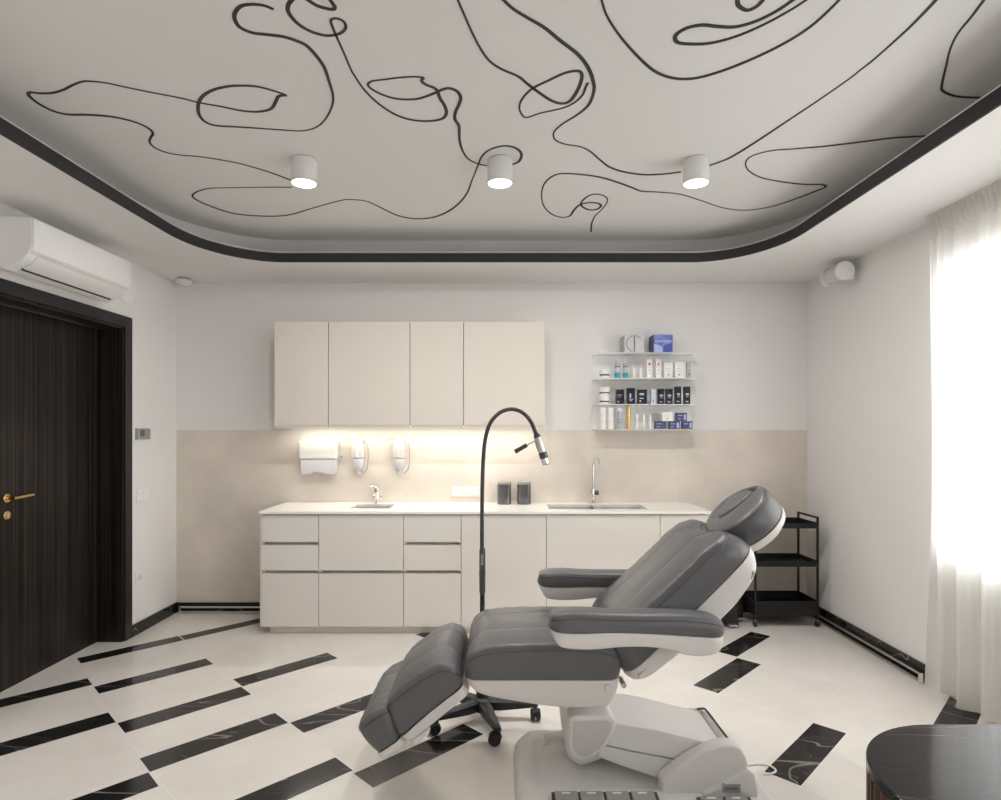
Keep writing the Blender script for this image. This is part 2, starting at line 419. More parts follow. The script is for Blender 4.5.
bd.faces([(*p, z0) for p in a_]+[(*p, z1) for p in a_]+[(*p, z1) for p in b_]+[(*p, z0) for p in b_],
         [(i+nb*k, (i+1) % nb+nb*k, (i+1) % nb+nb*((k+1) % 4), i+nb*((k+1) % 4)) for k in range(4) for i in range(nb)])
bo = obj('trim_1', bd, M['band']); struct(bo, 'black curved band edging the raised ceiling', 'ceiling trim')
bd = MB(); a_, b_ = ring(-.001), ring(.014)
bd.faces([(*p, z1) for p in a_]+[(*p, z1+.006) for p in a_]+[(*p, z1+.006) for p in b_]+[(*p, z1) for p in b_],
         [(i+nb*k, (i+1) % nb+nb*k, (i+1) % nb+nb*((k+1) % 4), i+nb*((k+1) % 4)) for k in range(4) for i in range(nb)])
obj('rim', bd, M['rim'], bo)

# baseboards of black marble
def base_b(name, mb, label): struct(obj(name, mb, M['marble']), label, 'baseboard')
base_b('baseboard_left', MB().box(XL, XL+.015, 4.4185, YB-.01, 0, .085, .002), 'black marble baseboard under the white left wall')
base_b('baseboard_back', MB().box(XL+.015, -1.80, YB-.023, YB-.008, 0, .080, .002).box(1.56, XR-.015, YB-.023, YB-.008, 0, .080, .002), 'black marble baseboard under the far wall')
base_b('baseboard_right', MB().box(XR-.015, XR, 3.60, YB-.01, 0, .105, .002), 'black marble baseboard under the right wall')
# chrome pipes running along the baseboards
def pipe(label, pts, name='skirting_pipe'):
    r = thing(name, label, 'pipe', (pts[0][0], pts[0][1], 0))
    obj('tube', MB().tube(pts, .007, 10), M['steel'], r)
    lo = [(p[0], p[1], .010) for p in pts]
    off = Vector((0, 0, 0))
    obj('tube', MB().tube(lo, .007, 10), M['steel'], r)
    for p in (pts[0], pts[-1]): obj('clip', MB().box(p[0]-.01, p[0]+.01, p[1]-.01, p[1]+.01, .003, .062, .003), M['chrome'], r)
pipe('slim chrome pipes along the far wall left of the cabinets', [(XL+.05, YB-.045, .05), (-1.85, YB-.045, .05)])
pipe('slim chrome pipes along the foot of the right wall', [(XR-.04, YB-.06, .05), (XR-.04, 3.62, .05)])

# door
dr = thing('door_1', 'dark striped wooden door with brass handle in the left wall', 'door', (XL, D0, 0), kind='structure')
XD = XL-.17
obj('leaf', MB().box(XD-.045, XD, 3.435, D1-.022, .006, DZ-.022), M['ebony'], dr)
obj('side_leaf', MB().box(XD-.045, XD, D0+.004, 3.431, .006, DZ-.022), M['ebony'], dr)
jm = MB(); jm.box(XD-.05, XL, D1-.02, D1, 0, DZ); jm.box(XD-.05, XL, D0, D0+.002, 0, DZ); jm.box(XD-.05, XL, D0, D1, DZ-.02, DZ)
obj('jamb', jm, M['ebony'], dr)
cs = MB(); cs.box(XL-.004, XL+.014, D1-.004, D1+.078, 0, DZ+.073, .002); cs.box(XL-.004, XL+.014, D0-.078, D0+.004, 0, DZ+.073, .002); cs.box(XL-.004, XL+.0142, D0-.078, D1+.0785, DZ-.004, DZ+.0735, .002)
obj('casing', cs, M['casing'], dr)
hY, hz = 3.515, 1.111
h = MB().lathe([(.026, XD), (.026, XD+.006), (.023, XD+.009)], hY, hz, 24, 'x'); h.tube([(XD+.005, hY, hz), (XD+.05, hY, hz)], .010, 12)
hl = obj('handle', h, M['brass'], dr)
obj('lever', MB().tube([(XD+.048, hY-.012, hz), (XD+.050, hY+.03, hz+.001), (XD+.05, hY+.135, hz+.007)], [.0115, .0115, .010], 12), M['brass'], hl)
obj('lock_rosette', MB().lathe([(.026, XD), (.026, XD+.006), (.023, XD+.009)], hY, hz-.098, 24, 'x'), M['brass'], dr)
obj('cylinder', MB().box(XD+.006, XD+.014, hY-.005, hY+.005, hz-.112, hz-.084, .002), M['steel'], dr)

# ================================================================ CEILING LINE DRAWING
STROKES = [
[(273.5,9),(264.5,5.4),(252,4),(241,5.8),(235,12.6),(235,19.8),(240,27),(252,32.4),(266,34.2),(282.5,36.3),(295,40),(306,45),(315,54),(324,66.5),(329,81),(333,95),(332,106),(325.6,118.7),(316.7,126.8),(304,130.4),(291.5,130.4),(266,128.6),(239,126.8),(216,125.3),(205,121.4),(199,114),(198.3,104.3),(202.5,96.2),(212.4,90),(226.8,86.3),(241,85.4),(257,86.3),(271.7,90),(286,94.6)],
[(287,94.8),(279,95.8),(276,100.7),(271.7,108),(262.7,111),(252,111.5),(239,110),(219.6,106),(199.8,102.5),(179.8,97.6),(152.8,92.4),(126,87),(108,83),(93.5,81.2),(82.7,81.2),(72,85.2),(63,89.7),(52,92.7),(39.6,93),(30.6,92),(28.4,94.2),(32.4,98.7),(41.4,105),(54,111),(68.3,114.3),(86.3,114.5),(108,116),(126,119.3),(140.3,123.8),(150,129.2),(152.8,133.4),(150.7,137.3),(149.6,141.8),(154.6,147.2),(165.4,152),(179.8,154.8),(204,157),(238,163),(268,171.5),(291,180)],
[(292,187),(265,187),(231,187.5),(207,188.5),(193.6,193.6),(195,198.7),(210.6,206),(234,213.3),(265,216),(289,214.7),(312.5,208),(340,200.4),(352,199.4),(366,201),(376,205),(388,211),(400,216),(416,218.6),(432,217.4),(446,212.4),(458,204),(467,193),(472,180),(478,165),(482,156),(490,149.4),(504,145.6),(516,148),(521.4,154),(519,161),(512,164.4)],
[(487.6,165.4),(478,163.6),(468,158.4),(462,149),(459.4,138),(459,126),(455,119),(455.4,112),(459,104),(460.6,97),(457,91),(449,88),(442,89.4),(434,93),(420,98),(408,99.2),(394,98),(380,93.4),(370,87.4),(368,83.4),(373,80.6),(384,79.2),(400,77.2),(414,76.4),(424,77.2)],
[(424,77.2),(421.6,80.6),(426,84.4),(434,87.6),(437.4,91),(440,98),(444.4,105),(446.4,112.4),(443,118),(434,120.4),(422,120.8),(408,118.8),(394,113.6),(378,103),(364,89),(355,76),(350.8,69),(344.5,54),(336.4,36),(332,25.2),(331,19.8),(336.4,18),(343.6,21.2),(345.8,27),(342,32),(334.6,34.7),(323.9,35),(309.5,30.6),(296.9,22.5),(288.8,12.6),(288,5.4),(291.5,0),(299,-7)],
[(299,-7),(308.6,0),(318.5,5.8),(331,9),(335,7.2),(332,2.2),(327,-5)],
[(450,-18),(458,0),(465,16),(473,34),(481,49),(490,61),(502,69),(518,76),(528,84),(540,93),(552,100.6),(562,103.2),(570,100.6),(577,91),(581.6,79),(581,72.4),(576,70.6),(564,73),(548,80.4),(532,88.6),(522,99),(519.4,108),(523,115.6),(528,117),(540,113),(562,108),(574,102.6),(582.4,95),(586,86),(588,82.4)],
[(488,-16),(504,0),(514,9),(528,17.6),(544,27),(560,40),(578,54),(588,67),(593,80),(594,90),(589,104),(578,114),(562,124),(554,132),(555,139),(564,143.6),(580,146.4),(590,151),(600,159.6),(610,167),(624,171.6),(644,174.4),(664,173.8),(681,171.6)],
[(709,165.4),(720,161.6),(732,156.4),(756,141.6),(787,121),(818.6,100),(850,78),(860,70),(872,60.8),(890,45),(908,28.5),(923,13.5),(935.7,0),(950,-16)],
[(591,231.6),(591.6,224),(595,216),(602,209),(607,202),(606,197),(598,194),(590,195),(583,200),(581,205),(588,209.4),(596,209.4),(600.6,206.4),(599,203.6),(590,202.4),(580,204.6),(574,210),(570,215.6),(562,217.2),(552,214),(544,206),(541.6,196),(543.6,185),(551,177),(562,173.4),(582,174.4),(600,177),(616,181.6),(632,187.4),(642,191),(660,192),(680,194),(700,200),(723.8,207.8),(747,210),(773,206),(799,197.4),(817,190.4),(825.6,186.5),(821,184.4),(801.7,184),(778,181),(760,177),(748.4,170),(745.8,162.3),(752,155.8),(770.5,150.6),(794,148.6),(825,146),(858.8,142),(892.6,137.7),(925,135.8)],
[(598,-16),(601.7,0),(607,15.6),(618.6,33.8),(634,52),(652,69),(668,76.6),(686,78.7),(707,75.3),(740.6,63.6),(779.6,45.5),(810.8,26),(839,0),(850,-14)],
[(812,-12),(792.6,0),(777,10.4),(756,20.8),(735,26.5),(717,26),(701.7,24.7),(686,28),(675.7,35),(677,41.6),(688.7,43.6),(709.5,42.9),(735,36.4),(761,25.5),(787,11.7),(805.6,0),(822,-12)],
[(740,-10),(737.5,0),(739,5.7),(747,9.9),(756,6.5),(762.7,0),(770,-10)],
[(995,-14),(983.7,0),(972.5,15),(957.5,33.7),(950,49.5),(946,66),(941.7,85.5),(943,90.7),(951.5,94.8),(962,96.7),(980,97.5)],
]
mural = thing('line_drawing', 'black continuous-line drawing sweeping across the raised ceiling', 'wall art', (0, 3, ZI))
for si, st in enumerate(STROKES):
    pts = []
    for x, y in st:
        Y = FPX*(ZI-EYE)/(VY-y); pts.append(Vector(((x-VX)*Y/FPX, Y, 0)))
    pts = smooth_path(pts, 7); mb = MB(); L = []; n = len(pts); s = 0
    for i, p in enumerate(pts):
        t = (pts[min(i+1, n-1)]-pts[max(i-1, 0)]).normalized(); q = Vector((-t.y, t.x, 0))
        if i: s += (p-pts[i-1]).length
        w = .0059*(1+.34*math.sin(s*4.1+si*1.7))
        a, b = p+q*w, p-q*w
        L.append([(a.x, a.y, ZI-.0005), (a.x, a.y, ZI-.0022-.0002*(si % 4)), (b.x, b.y, ZI-.0022-.0002*(si % 4)), (b.x, b.y, ZI-.0005)])
    mb.grid(L)
    obj('line', mb, M['ink'], mural)

# ================================================================ CEILING LAMPS
SPOT_W = 11.5
def ceiling_lamp(x, y, label):
    r = thing('ceiling_spotlight', label, 'ceiling light', (x, y, ZI), 'round white ceiling spotlights')
    b = MB(); b.lathe([(.050, ZI-.001), (.066, ZI-.003), (.0675, ZI-.008), (.0675, ZI-.128), (.066, ZI-.130), (.062, ZI-.128), (.060, ZI-.110)], x, y, 32)
    obj('housing', b, M['white'], r)
    obj('diffuser', MB().lathe([(.0605, ZI-.1235), (.0605, ZI-.126), (.03, ZI-.129), (.005, ZI-.130)], x, y, 32), M['lamp_on'], r)
    l = bpy.data.lights.new('spot', 'AREA'); l.shape = 'DISK'; l.size = .11; l.energy = SPOT_W; l.color = (1, .97, .945)
    o = bpy.data.objects.new('spot', l); C.objects.link(o); o.parent = r; o.location = (0, 0, -.1315)
ceiling_lamp(-1.057, 3.28, 'white cylinder ceiling spotlight at the left end of the row')
ceiling_lamp(0.0, 3.28, 'white cylinder ceiling spotlight in the middle of the row, above the lamp')
ceiling_lamp(1.057, 3.28, 'white cylinder ceiling spotlight at the right end of the row')

# ================================================================ KITCHENETTE
UF = 4.70       # face of the wall cabinets
UB, UT = 1.540, 2.348
def wall_cab(x0, x1, label):
    r = thing('wall_cabinet', label, 'cabinet', ((x0+x1)/2, UF, UB), 'cream wall cabinets')
    obj('body', MB().box(x0+.001, x1-.001, UF+.022, YB-.002, UB+.006, UT), M['carcass'], r)
    d = MB().box(x0+.0025, x1-.0025, UF, UF+.019, UB+.004, UT-.003, .0012)
    dd = obj('door', d, M['cream'], r)
    obj('handle_rail', MB().box(x0+.003, x1-.003, UF+.006, UF+.03, UB-.012, UB+.003, .002), M['cream'], dd)
SU = [x for x in (-1.746, -1.327, -.696, -.282, .348)]
for i, t in enumerate(('first cream wall cabinet from the left, narrow', 'wide cream wall cabinet second from the left', 'narrow cream wall cabinet third from the left', 'wide cream wall cabinet at the right end, nearest the shelf')):
    wall_cab(SU[i], SU[i+1], t)
ls = thing('led_strip', 'glowing warm LED strip under the wall cabinets', 'light', (-.70, 4.93, 1.52))
obj('profile', MB().box(-1.72, .32, 4.85, 4.88, 1.539, 1.5458), M['steel'], ls)
obj('diffuser', MB().box(-1.71, .31, 4.853, 4.877, 1.5345, 1.5395), M['led'], ls)

LF = 4.478      # face of the base cabinets
CZ = .890       # underside of worktop
def fronts(r, x0, x1, rows, kind):
    for z0, z1 in rows:
        f = MB().box(x0+.002, x1-.002, LF, LF+.02, z0, z1, .0012)
        d = obj('drawer' if kind == 'drawer' else 'door', f, M['cream_low'], r)
        obj('grip_edge', MB().prism([(LF+.019, z1-.03), (LF+.045, z1-.03), (LF+.045, z1+.006), (LF+.036, z1+.006), (LF+.036, z1-.012), (LF+.019, z1-.012)], x0+.004, x1-.004, axis='x'), M['carcass'], d)
def base_cab(x0, x1, rows, label, kind='drawer'):
    r = thing('base_cabinet', label, 'cabinet', ((x0+x1)/2, LF, .04), 'cream base cabinets')
    b = MB(); b.box(x0+.0005, x0+.018, LF+.0225, YB-.01, .060, CZ-.002); b.box(x1-.018, x1-.0005, LF+.0225, YB-.01, .060, CZ-.002)
    b.box(x0+.018, x1-.018, LF+.06, YB-.01, .060, .078); b.box(x0+.018, x1-.018, LF+.05, LF+.06, .078, .70); b.box(x0+.018, x1-.018, YB-.03, YB-.012, .078, CZ-.002)
    if x0 < -1.5: b.box(x0-.012, x0, LF+.002, YB-.01, .060, CZ-.002)
    obj('body', b, M['carcass'], r)
    fronts(r, x0, x1, rows, kind)
R3 = [(.058, .448), (.473, .658), (.682, .880)]
R2 = [(.058, .448), (.473, .880)]
R1 = [(.058, .880)]
SL = [-1.756, -1.336, -.711, -.286, .341, 1.180, 1.534]
base_cab(SL[0], SL[1], R3, 'narrow cream three-drawer base cabinet at the left end')
base_cab(SL[1], SL[2], R2, 'wide cream base cabinet under the small sink')
base_cab(SL[2], SL[3], R3, 'narrow cream three-drawer base cabinet right of the small sink')
base_cab(SL[3], SL[4], R1, 'cream base cabinet with tall plain door behind the lamp pole', 'door')
base_cab(SL[4], SL[5], R1, 'widest cream base cabinet under the double sink', 'door')
base_cab(SL[5], SL[6], R1, 'cream base cabinet at the right end behind the headrest', 'door')
struct(obj('trim_2', MB().box(-1.71, 1.51, LF+.042, LF+.062, 0, .058), M['carcass']), 'cream plinth under the base cabinets', 'plinth')

# worktop with two sink cut-outs
S1 = (-1.155, -.845, 4.64, 4.91); S2 = (.372, 1.125, 4.60, 4.91)
wt = MB(); WZ0, WZ1 = CZ, .909
def slab_with_holes(mb, x0, x1, y0, y1, z0, z1, holes):
    xs = sorted({x0, x1, *[h[0] for h in holes], *[h[1] for h in holes]}); yv = sorted({y0, y1, *[h[2] for h in holes], *[h[3] for h in holes]})
    def solid(i, j):
        if not (0 <= i < len(xs)-1 and 0 <= j < len(yv)-1): return False
        cx, cy = (xs[i]+xs[i+1])/2, (yv[j]+yv[j+1])/2
        return not any(h[0] < cx < h[1] and h[2] < cy < h[3] for h in holes)
    for i in range(len(xs)-1):
        for j in range(len(yv)-1):
            if not solid(i, j): continue
            a, b, c, d = xs[i], xs[i+1], yv[j], yv[j+1]
            mb.faces([(a,c,z1),(b,c,z1),(b,d,z1),(a,d,z1)], [(0,1,2,3)]); mb.faces([(a,c,z0),(b,c,z0),(b,d,z0),(a,d,z0)], [(3,2,1,0)])
            if not solid(i-1, j): mb.faces([(a,c,z0),(a,d,z0),(a,d,z1),(a,c,z1)], [(0,1,2,3)])
            if not solid(i+1, j): mb.faces([(b,c,z0),(b,d,z0),(b,d,z1),(b,c,z1)], [(0,1,2,3)])
            if not solid(i, j-1): mb.faces([(a,c,z0),(b,c,z0),(b,c,z1),(a,c,z1)], [(0,1,2,3)])
            if not solid(i, j+1): mb.faces([(a,d,z0),(b,d,z0),(b,d,z1),(a,d,z1)], [(0,1,2,3)])
slab_with_holes(wt, -1.772, 1.555, LF-.018, YB-.0085, WZ0, WZ1, [S1, S2])
tag(obj('worktop', wt, M['worktop'], loc=(0, 4.8, WZ0)), 'long white worktop across the base cabinets', 'worktop')
def basin(r, x0, x1, y0, y1, depth):
    z1 = WZ0+.004; z0 = z1-depth; t = .004; e = .012
    b = MB(); b.box(x0-e, x1+e, y0-e, y0-.0005, z0, WZ0-.001); b.box(x0-e, x1+e, y1+.0005, y1+e, z0, WZ0-.001); b.box(x0-e, x0-.0005, y0, y1, z0, WZ0-.001); b.box(x1+.0005, x1+e, y0, y1, z0, WZ0-.001); b.box(x0-e, x1+e, y0-e, y1+e, z0-t, z0)
    bo = obj('bowl', b, M['sink'], r)
    cx, cy = (x0+x1)/2, (y0+y1)/2
    obj('drain', MB().lathe([(.035, z0), (.035, z0+.003), (.02, z0+.001)], cx, cy, 20), M['chrome'], bo)
r = thing('small_sink', 'small steel sink set in the left part of the worktop', 'sink', ((S1[0]+S1[1])/2, 4.79, .75)); basin(r, *S1, .14)
r = thing('double_sink', 'wide double steel sink set in the right part of the worktop', 'sink', ((S2[0]+S2[1])/2, 4.77, .72))
xm = .757; basin(r, S2[0], xm-.02, S2[2], S2[3], .16); basin(r, xm+.02, S2[1], S2[2], S2[3], .16)
obj('divider', MB().box(xm-.0195, xm+.0195, S2[2]+.001, S2[3]-.001, .86, WZ1-.004, .003), M['steel'], r)

# taps
tx, ty = -1.005, 4.96
r = thing('mixer_tap', 'short chrome mixer tap at the small sink', 'tap', (tx, ty, WZ1))
obj('body', MB().lathe([(.026, WZ1), (.026, WZ1+.006), (.021, WZ1+.01), (.021, WZ1+.085), (.024, WZ1+.095), (.022, WZ1+.12), (.012, WZ1+.128)], tx, ty, 20), M['chrome'], r)
obj('spout', MB().tube(smooth_path([(tx, ty, WZ1+.07), (tx+.004, ty-.05, WZ1+.085), (tx+.006, ty-.11, WZ1+.075), (tx+.006, ty-.125, WZ1+.055)], 4), [.012]*12+[.010], 12), M['chrome'], r)
obj('lever', MB().tube([(tx, ty, WZ1+.125), (tx-.035, ty-.03, WZ1+.145), (tx-.05, ty-.05, WZ1+.14)], [.009, .007, .006], 10), M['chrome'], r)
obj('spray_hose', MB().tube(smooth_path([(tx+.028, ty, WZ1+.09), (tx+.04, ty, WZ1+.07), (tx+.032, ty, WZ1+.04), (tx+.045, ty, WZ1+.015)], 4), .004, 8), M['chrome'], r)
tx, ty = .757, 4.962
r = thing('tall_tap', 'tall chrome swan-neck tap at the double sink', 'tap', (tx, ty, WZ1))
obj('body', MB().lathe([(.025, WZ1), (.025, WZ1+.006), (.016, WZ1+.012), (.015, WZ1+.06), (.019, WZ1+.065), (.019, WZ1+.115), (.012, WZ1+.125)], tx, ty, 20), M['chrome'], r)
obj('spout', MB().tube(smooth_path([(tx, ty, WZ1+.12), (tx+.002, ty, WZ1+.25), (tx+.004, ty, WZ1+.33), (tx+.012, ty-.02, WZ1+.365), (tx+.022, ty-.06, WZ1+.372), (tx+.031, ty-.10, WZ1+.355), (tx+.034, ty-.115, WZ1+.325)], 5), .0095, 12), M['chrome'], r)
obj('knob', MB().lathe([(.010, tx+.015), (.018, tx+.02), (.02, tx+.045), (.012, tx+.048)], ty-.005, WZ1+.088, 16, 'x'), M['dgrey'], r)

# canisters by the wall
def canister(x, label):
    y = 4.935; r = thing('canister', label, 'canister', (x, y, WZ1), 'two charcoal canisters')
    obj('body', MB().lathe([(.052, WZ1), (.0565, WZ1+.004), (.0565, WZ1+.158), (.054, WZ1+.160)], x, y, 40, sq=.62), M['canister'], r)
    obj('lid', MB().lathe([(.055, WZ1+.160), (.0575, WZ1+.163), (.0575, WZ1+.178), (.050, WZ1+.184), (.01, WZ1+.186)], x, y, 40, sq=.62), M['canister_lid'], r)
canister(.0335, 'charcoal lidded canister, the left one beside the lamp pole')
canister(.194, 'charcoal lidded canister, the right one nearer the double sink')

# socket strip on the splashback
def W_back(x, y, Y=YB-.01): return W(x, y, Y)
p = W(466, 491.5, 5.03)
r = thing('triple_socket', 'white triple socket plate on the stone splashback', 'socket', (p.x, YB-.02, p.z))
x0, x1 = p.x-.122, p.x+.122
obj('plate', MB().box(x0, x1, YB-.018, YB-.008, p.z-.043, p.z+.043, .003), M['offwhite'], r)
for k in (-1, 0, 1):
    c = p.x+k*.076
    s_ = obj('outlet', MB().lathe([(.028, YB-.018), (.028, YB-.022), (.025, YB-.0225), (.021, YB-.0185)], c, p.z, 24, 'y'), M['white'], r)
    obj('pin_hole', MB().box(c-.012, c-.008, YB-.0215, YB-.0175, p.z-.002, p.z+.002).box(c+.008, c+.012, YB-.0215, YB-.0175, p.z-.002, p.z+.002), M['groove'], s_)

# paper towel dispenser (white cover above, translucent tray below)
yb = YB-.0085; D = .10; Yf = yb-D
a = W(298.5, 441, Yf); b = W(337.5, 475, Yf)
r = thing('towel_dispenser', 'white paper towel dispenser on the splashback', 'dispenser', ((a.x+b.x)/2, Yf, b.z))
zs = EYE-(459.5-VY)*Yf/FPX
obj('cover', MB().box(a.x, b.x-.008, Yf, yb, zs, a.z, .012, 3), M['cover'], r)
lowp = [(a.x+.012, zs), (a.x+.018, zs-.10), (a.x+.03, b.z+.003), (a.x+.09, b.z+.004)]
cx = (a.x+b.x)/2
lowp += [(cx-.03, b.z+.022), (cx, b.z+.026), (cx+.03, b.z+.022), (b.x-.085, b.z+.004), (b.x-.03, b.z+.003), (b.x-.018, zs-.10), (b.x-.012, zs)]
obj('tray', MB().prism(lowp, Yf+.004, yb, .004, 2), M['frost'], r)
obj('lock', MB().prism([(b.x-.004, zs+.018), (b.x+.022, zs+.030), (b.x+.020, zs+.006)], yb-.04, yb-.02), M['grey'], r)
obj('lens', MB().box(cx-.015, cx+.013, Yf-.002, Yf+.002, zs+.012, zs+.022, .001), M['steel'], r)

# soap dispensers with elbow levers
def soap(px, label):
    Yf = yb-.085; c = W(px, 455, Yf); sc_ = Yf/FPX
    r = thing('soap_dispenser', label, 'dispenser', (c.x, yb, 1.2), 'white elbow soap dispensers')
    zt = EYE-(436-VY)*Yf/FPX; zm = EYE-(459-VY)*Yf/FPX; zb = EYE-(470-VY)*Yf/FPX; zn = EYE-(475-VY)*Yf/FPX
    obj('back_plate', MB().box(c.x-.05, c.x+.05, yb-.012, yb, zm-.02, zt-.02, .006), M['cover'], r)
    obj('cover', MB().box(c.x-.052, c.x+.048, Yf+.014, yb-.01, zm, zt-.035, .014, 3), M['cover'], r)
    obj('spine', MB().box(c.x-.024, c.x+.006, Yf, yb-.03, zm+.008, zt, .010, 3), M['cover'], r)
    obj('bottle', MB().lathe([(.047, zm), (.046, zm-.045), (.03, zb), (.018, zb-.006), (.018, zn+.004), (.012, zn)], c.x, Yf+.052, 24, sq=.8), M['frost'], r)
    lv = MB()
    lv.tube(smooth_path([(c.x-.02, Yf+.01, zt-.025), (c.x-.07, Yf+.005, zt-.022), (c.x-.10, Yf, zt-.038)], 5), .0045, 8)
    lv.tube(smooth_path([(c.x+.03, Yf+.02, zt-.03), (c.x+.075, Yf+.015, zt-.06), (c.x+.088, Yf+.012, zt-.12), (c.x+.08, Yf+.02, zb+.02), (c.x+.04, Yf+.03, zn+.01)], 6), .0045, 8)
    obj('lever', lv, M['grey'], r)
    obj('screw', MB().lathe([(.006, yb), (.006, yb-.004)], c.x-.012, zt+.04, 10, 'y').lathe([(.006, yb), (.006, yb-.004)], c.x+.012, zt+.04, 10, 'y'), M['steel'], r)
soap(357, 'white elbow soap dispenser left, beside the towel dispenser')
soap(398.5, 'white elbow soap dispenser right, the one farther from the towel dispenser')

# ================================================================ ACRYLIC SHELVES AND PRODUCTS
SY = 4.855      # front of the shelves
def shelf(zb, zt, label):
    x0, x1 = .765, 1.578; yb = YB-.0005; rx = .035
    r = thing('acrylic_shelf', label, 'shelf', ((x0+x1)/2, yb, zb), 'clear acrylic wall shelves')
    obj('back_sheet', MB().box(x0, x1, yb-.006, yb, zb+.004, zt-.004), M['acrylic_edge'], r)
    def plate(z): 
        pl = [(x0, yb), (x0, SY+rx)]+[(x0+rx-rx*math.cos(a*PI/12), SY+rx-rx*math.sin(a*PI/12)) for a in range(1, 7)]+[(x1-rx+rx*math.sin(a*PI/12), SY+rx-rx*math.cos(a*PI/12)) for a in range(1, 7)]+[(x1, yb)]
        return MB().prism(pl, z-.004, z+.004, axis='z')
    obj('plate', plate(zt), M['acrylic'], r); obj('plate', plate(zb), M['acrylic'], r)
shelf(1.921, 2.124, 'upper clear acrylic wall shelf, boxes standing on its top')
shelf(1.511, 1.712, 'lower clear acrylic wall shelf just above the stone panel')
F = 4.875       # front faces of the products
def zx(x): return ((570+x/6.6667)-VX)*F/FPX
def hgt(a, b): return abs(a-b)/6.6667*F/FPX
def side_face(r, x, z, w, h, m): obj('side_panel', MB().box(x-.0008, x+.0001, F+.001, F+w, z+.0006, z+h), M[m], r)
def carton(x0, x1, h, zb, m, label, depth=.05, marks=(), grp=None, cat='box', name='carton', y=F):
    a, b = zx(x0), zx(x1); hh = hgt(0, h)
    r = thing(name, label, cat, ((a+b)/2, y+depth/2, zb), grp)
    obj('box', MB().box(a, b, y, y+depth, zb+.0002, zb+hh, .0012, 1), M[m], r)
    for mm, u0, u1, v0, v1 in marks:
        obj('print', MB().box(a+(b-a)*u0, a+(b-a)*u1, y-.0006, y+.0002, zb+hh*v0, zb+hh*v1), M[mm], r)
    return r
def text_bars(u0, u1, v0, v1, n, m, gap=.35):
    w = (u1-u0)/n; return [(m, u0+i*w, u0+(i+1-gap)*w, v0, v1) for i in range(n)]
SC = {'jar': (1.55, 1.49), 'teal two-layer bottles': (1.5, 1.17), 'slim white serums': (1.55, 1.15), 'white tall bottles': (1.65, 1.62), 'clear bottle with white cap beside the gold one': (1.27, 1.58), 'tall gold bottle in the lower shelf': (1.65, 1.63), 'slim white droppers': (1.4, 1.64)}
def bottle(xc, prof, zb, m, label, cap=None, capm='white', cat='bottle', name='bottle', grp=None, n=20, bands=()):
    fr, fh = SC[name if name == 'jar' else grp or label]
    prof = [(q[0]*fr, q[1]*fh) for q in prof]; cap = [(q[0]*fr, q[1]*fh) for q in cap] if cap else None
    bands = [(b_[0], b_[1]*fh, b_[2]*fh, b_[3]*fr, b_[4]) for b_ in bands]
    x = zx(xc); y = F+.030
    r = thing(name, label, cat, (x, y, zb), grp)
    obj('body', MB().lathe([(q[0], zb+q[1]) for q in prof], x, y, n), M[m], r)
    if cap: obj('cap', MB().lathe([(q[0], zb+q[1]) for q in cap], x, y, n), M[capm], r)
    for bm_, z0, z1, rad, nm in bands: obj(nm, MB().lathe([(rad-.001, zb+z0), (rad, zb+z0+.0005), (rad, zb+z1-.0005), (rad-.001, zb+z1)], x, y, n), M[bm_], r)
    return r
Z0, Z1, Z2, Z3 = 2.1282, 1.9252, 1.7162, 1.5152
g0 = 'gift boxes on top of the shelf'
# top of the upper shelf
r = carton(363, 495, 121, Z0, 'silver', 'silver grey box with a dark circle mark, on the upper shelf top', .155, cat='box', name='gift_box')
a, b = zx(363), zx(495); cx, cz, R = (a+b)/2, Z0+hgt(0, 60), hgt(0, 53)
ar = MB()
for a0, a1, w in ((.55*PI, 1.42*PI, .004), (.20*PI, .5*PI, .003)):
    pp = []
    for k in range(17):
        t = a0+(a1-a0)*k/16; pp.append((cx+R*math.cos(t), F-.0008, cz+R*math.sin(t)))
    ar.tube(pp, w*.6, 6)
ar.box(cx-.003, cx+.004, F-.002, F, cz-R, cz+R)
obj('emblem', ar, M['print_dark'], r); side_face(r, a, Z0, .153, hgt(0, 121)-.001, 'greycard')
r = carton(558, 685, 121, Z0, 'bluecard', 'violet blue patterned box on the upper shelf top', .155, marks=text_bars(.08, .95, .57, .69, 8, 'lilac'), name='gift_box')
fx = zx(558); fw = zx(685)-fx; fh = hgt(0, 121)
obj('print', MB().prism([(fx+.004, Z0+.004), (fx+.004, Z0+fh*.50), (fx+fw*.22, Z0+fh*.44), (fx+fw*.47, Z0+fh*.30), (fx+fw*.47, Z0+.004)], F-.0009, F-.0002), M['lilac'], r)
side_face(r, fx, Z0, .153, fh-.001, 'navycard')
obj('print', MB().prism([(fx+fw*.50, Z0+.002), (fx+fw*.50, Z0+fh*.30), (fx+fw*.62, Z0+fh*.44), (fx+fw*.98, Z0+fh*.52), (fx+fw*.98, Z0+fh*.12), (fx+fw*.86, Z0+.002)], F-.0008, F-.0002), M['bluedeep'], r)
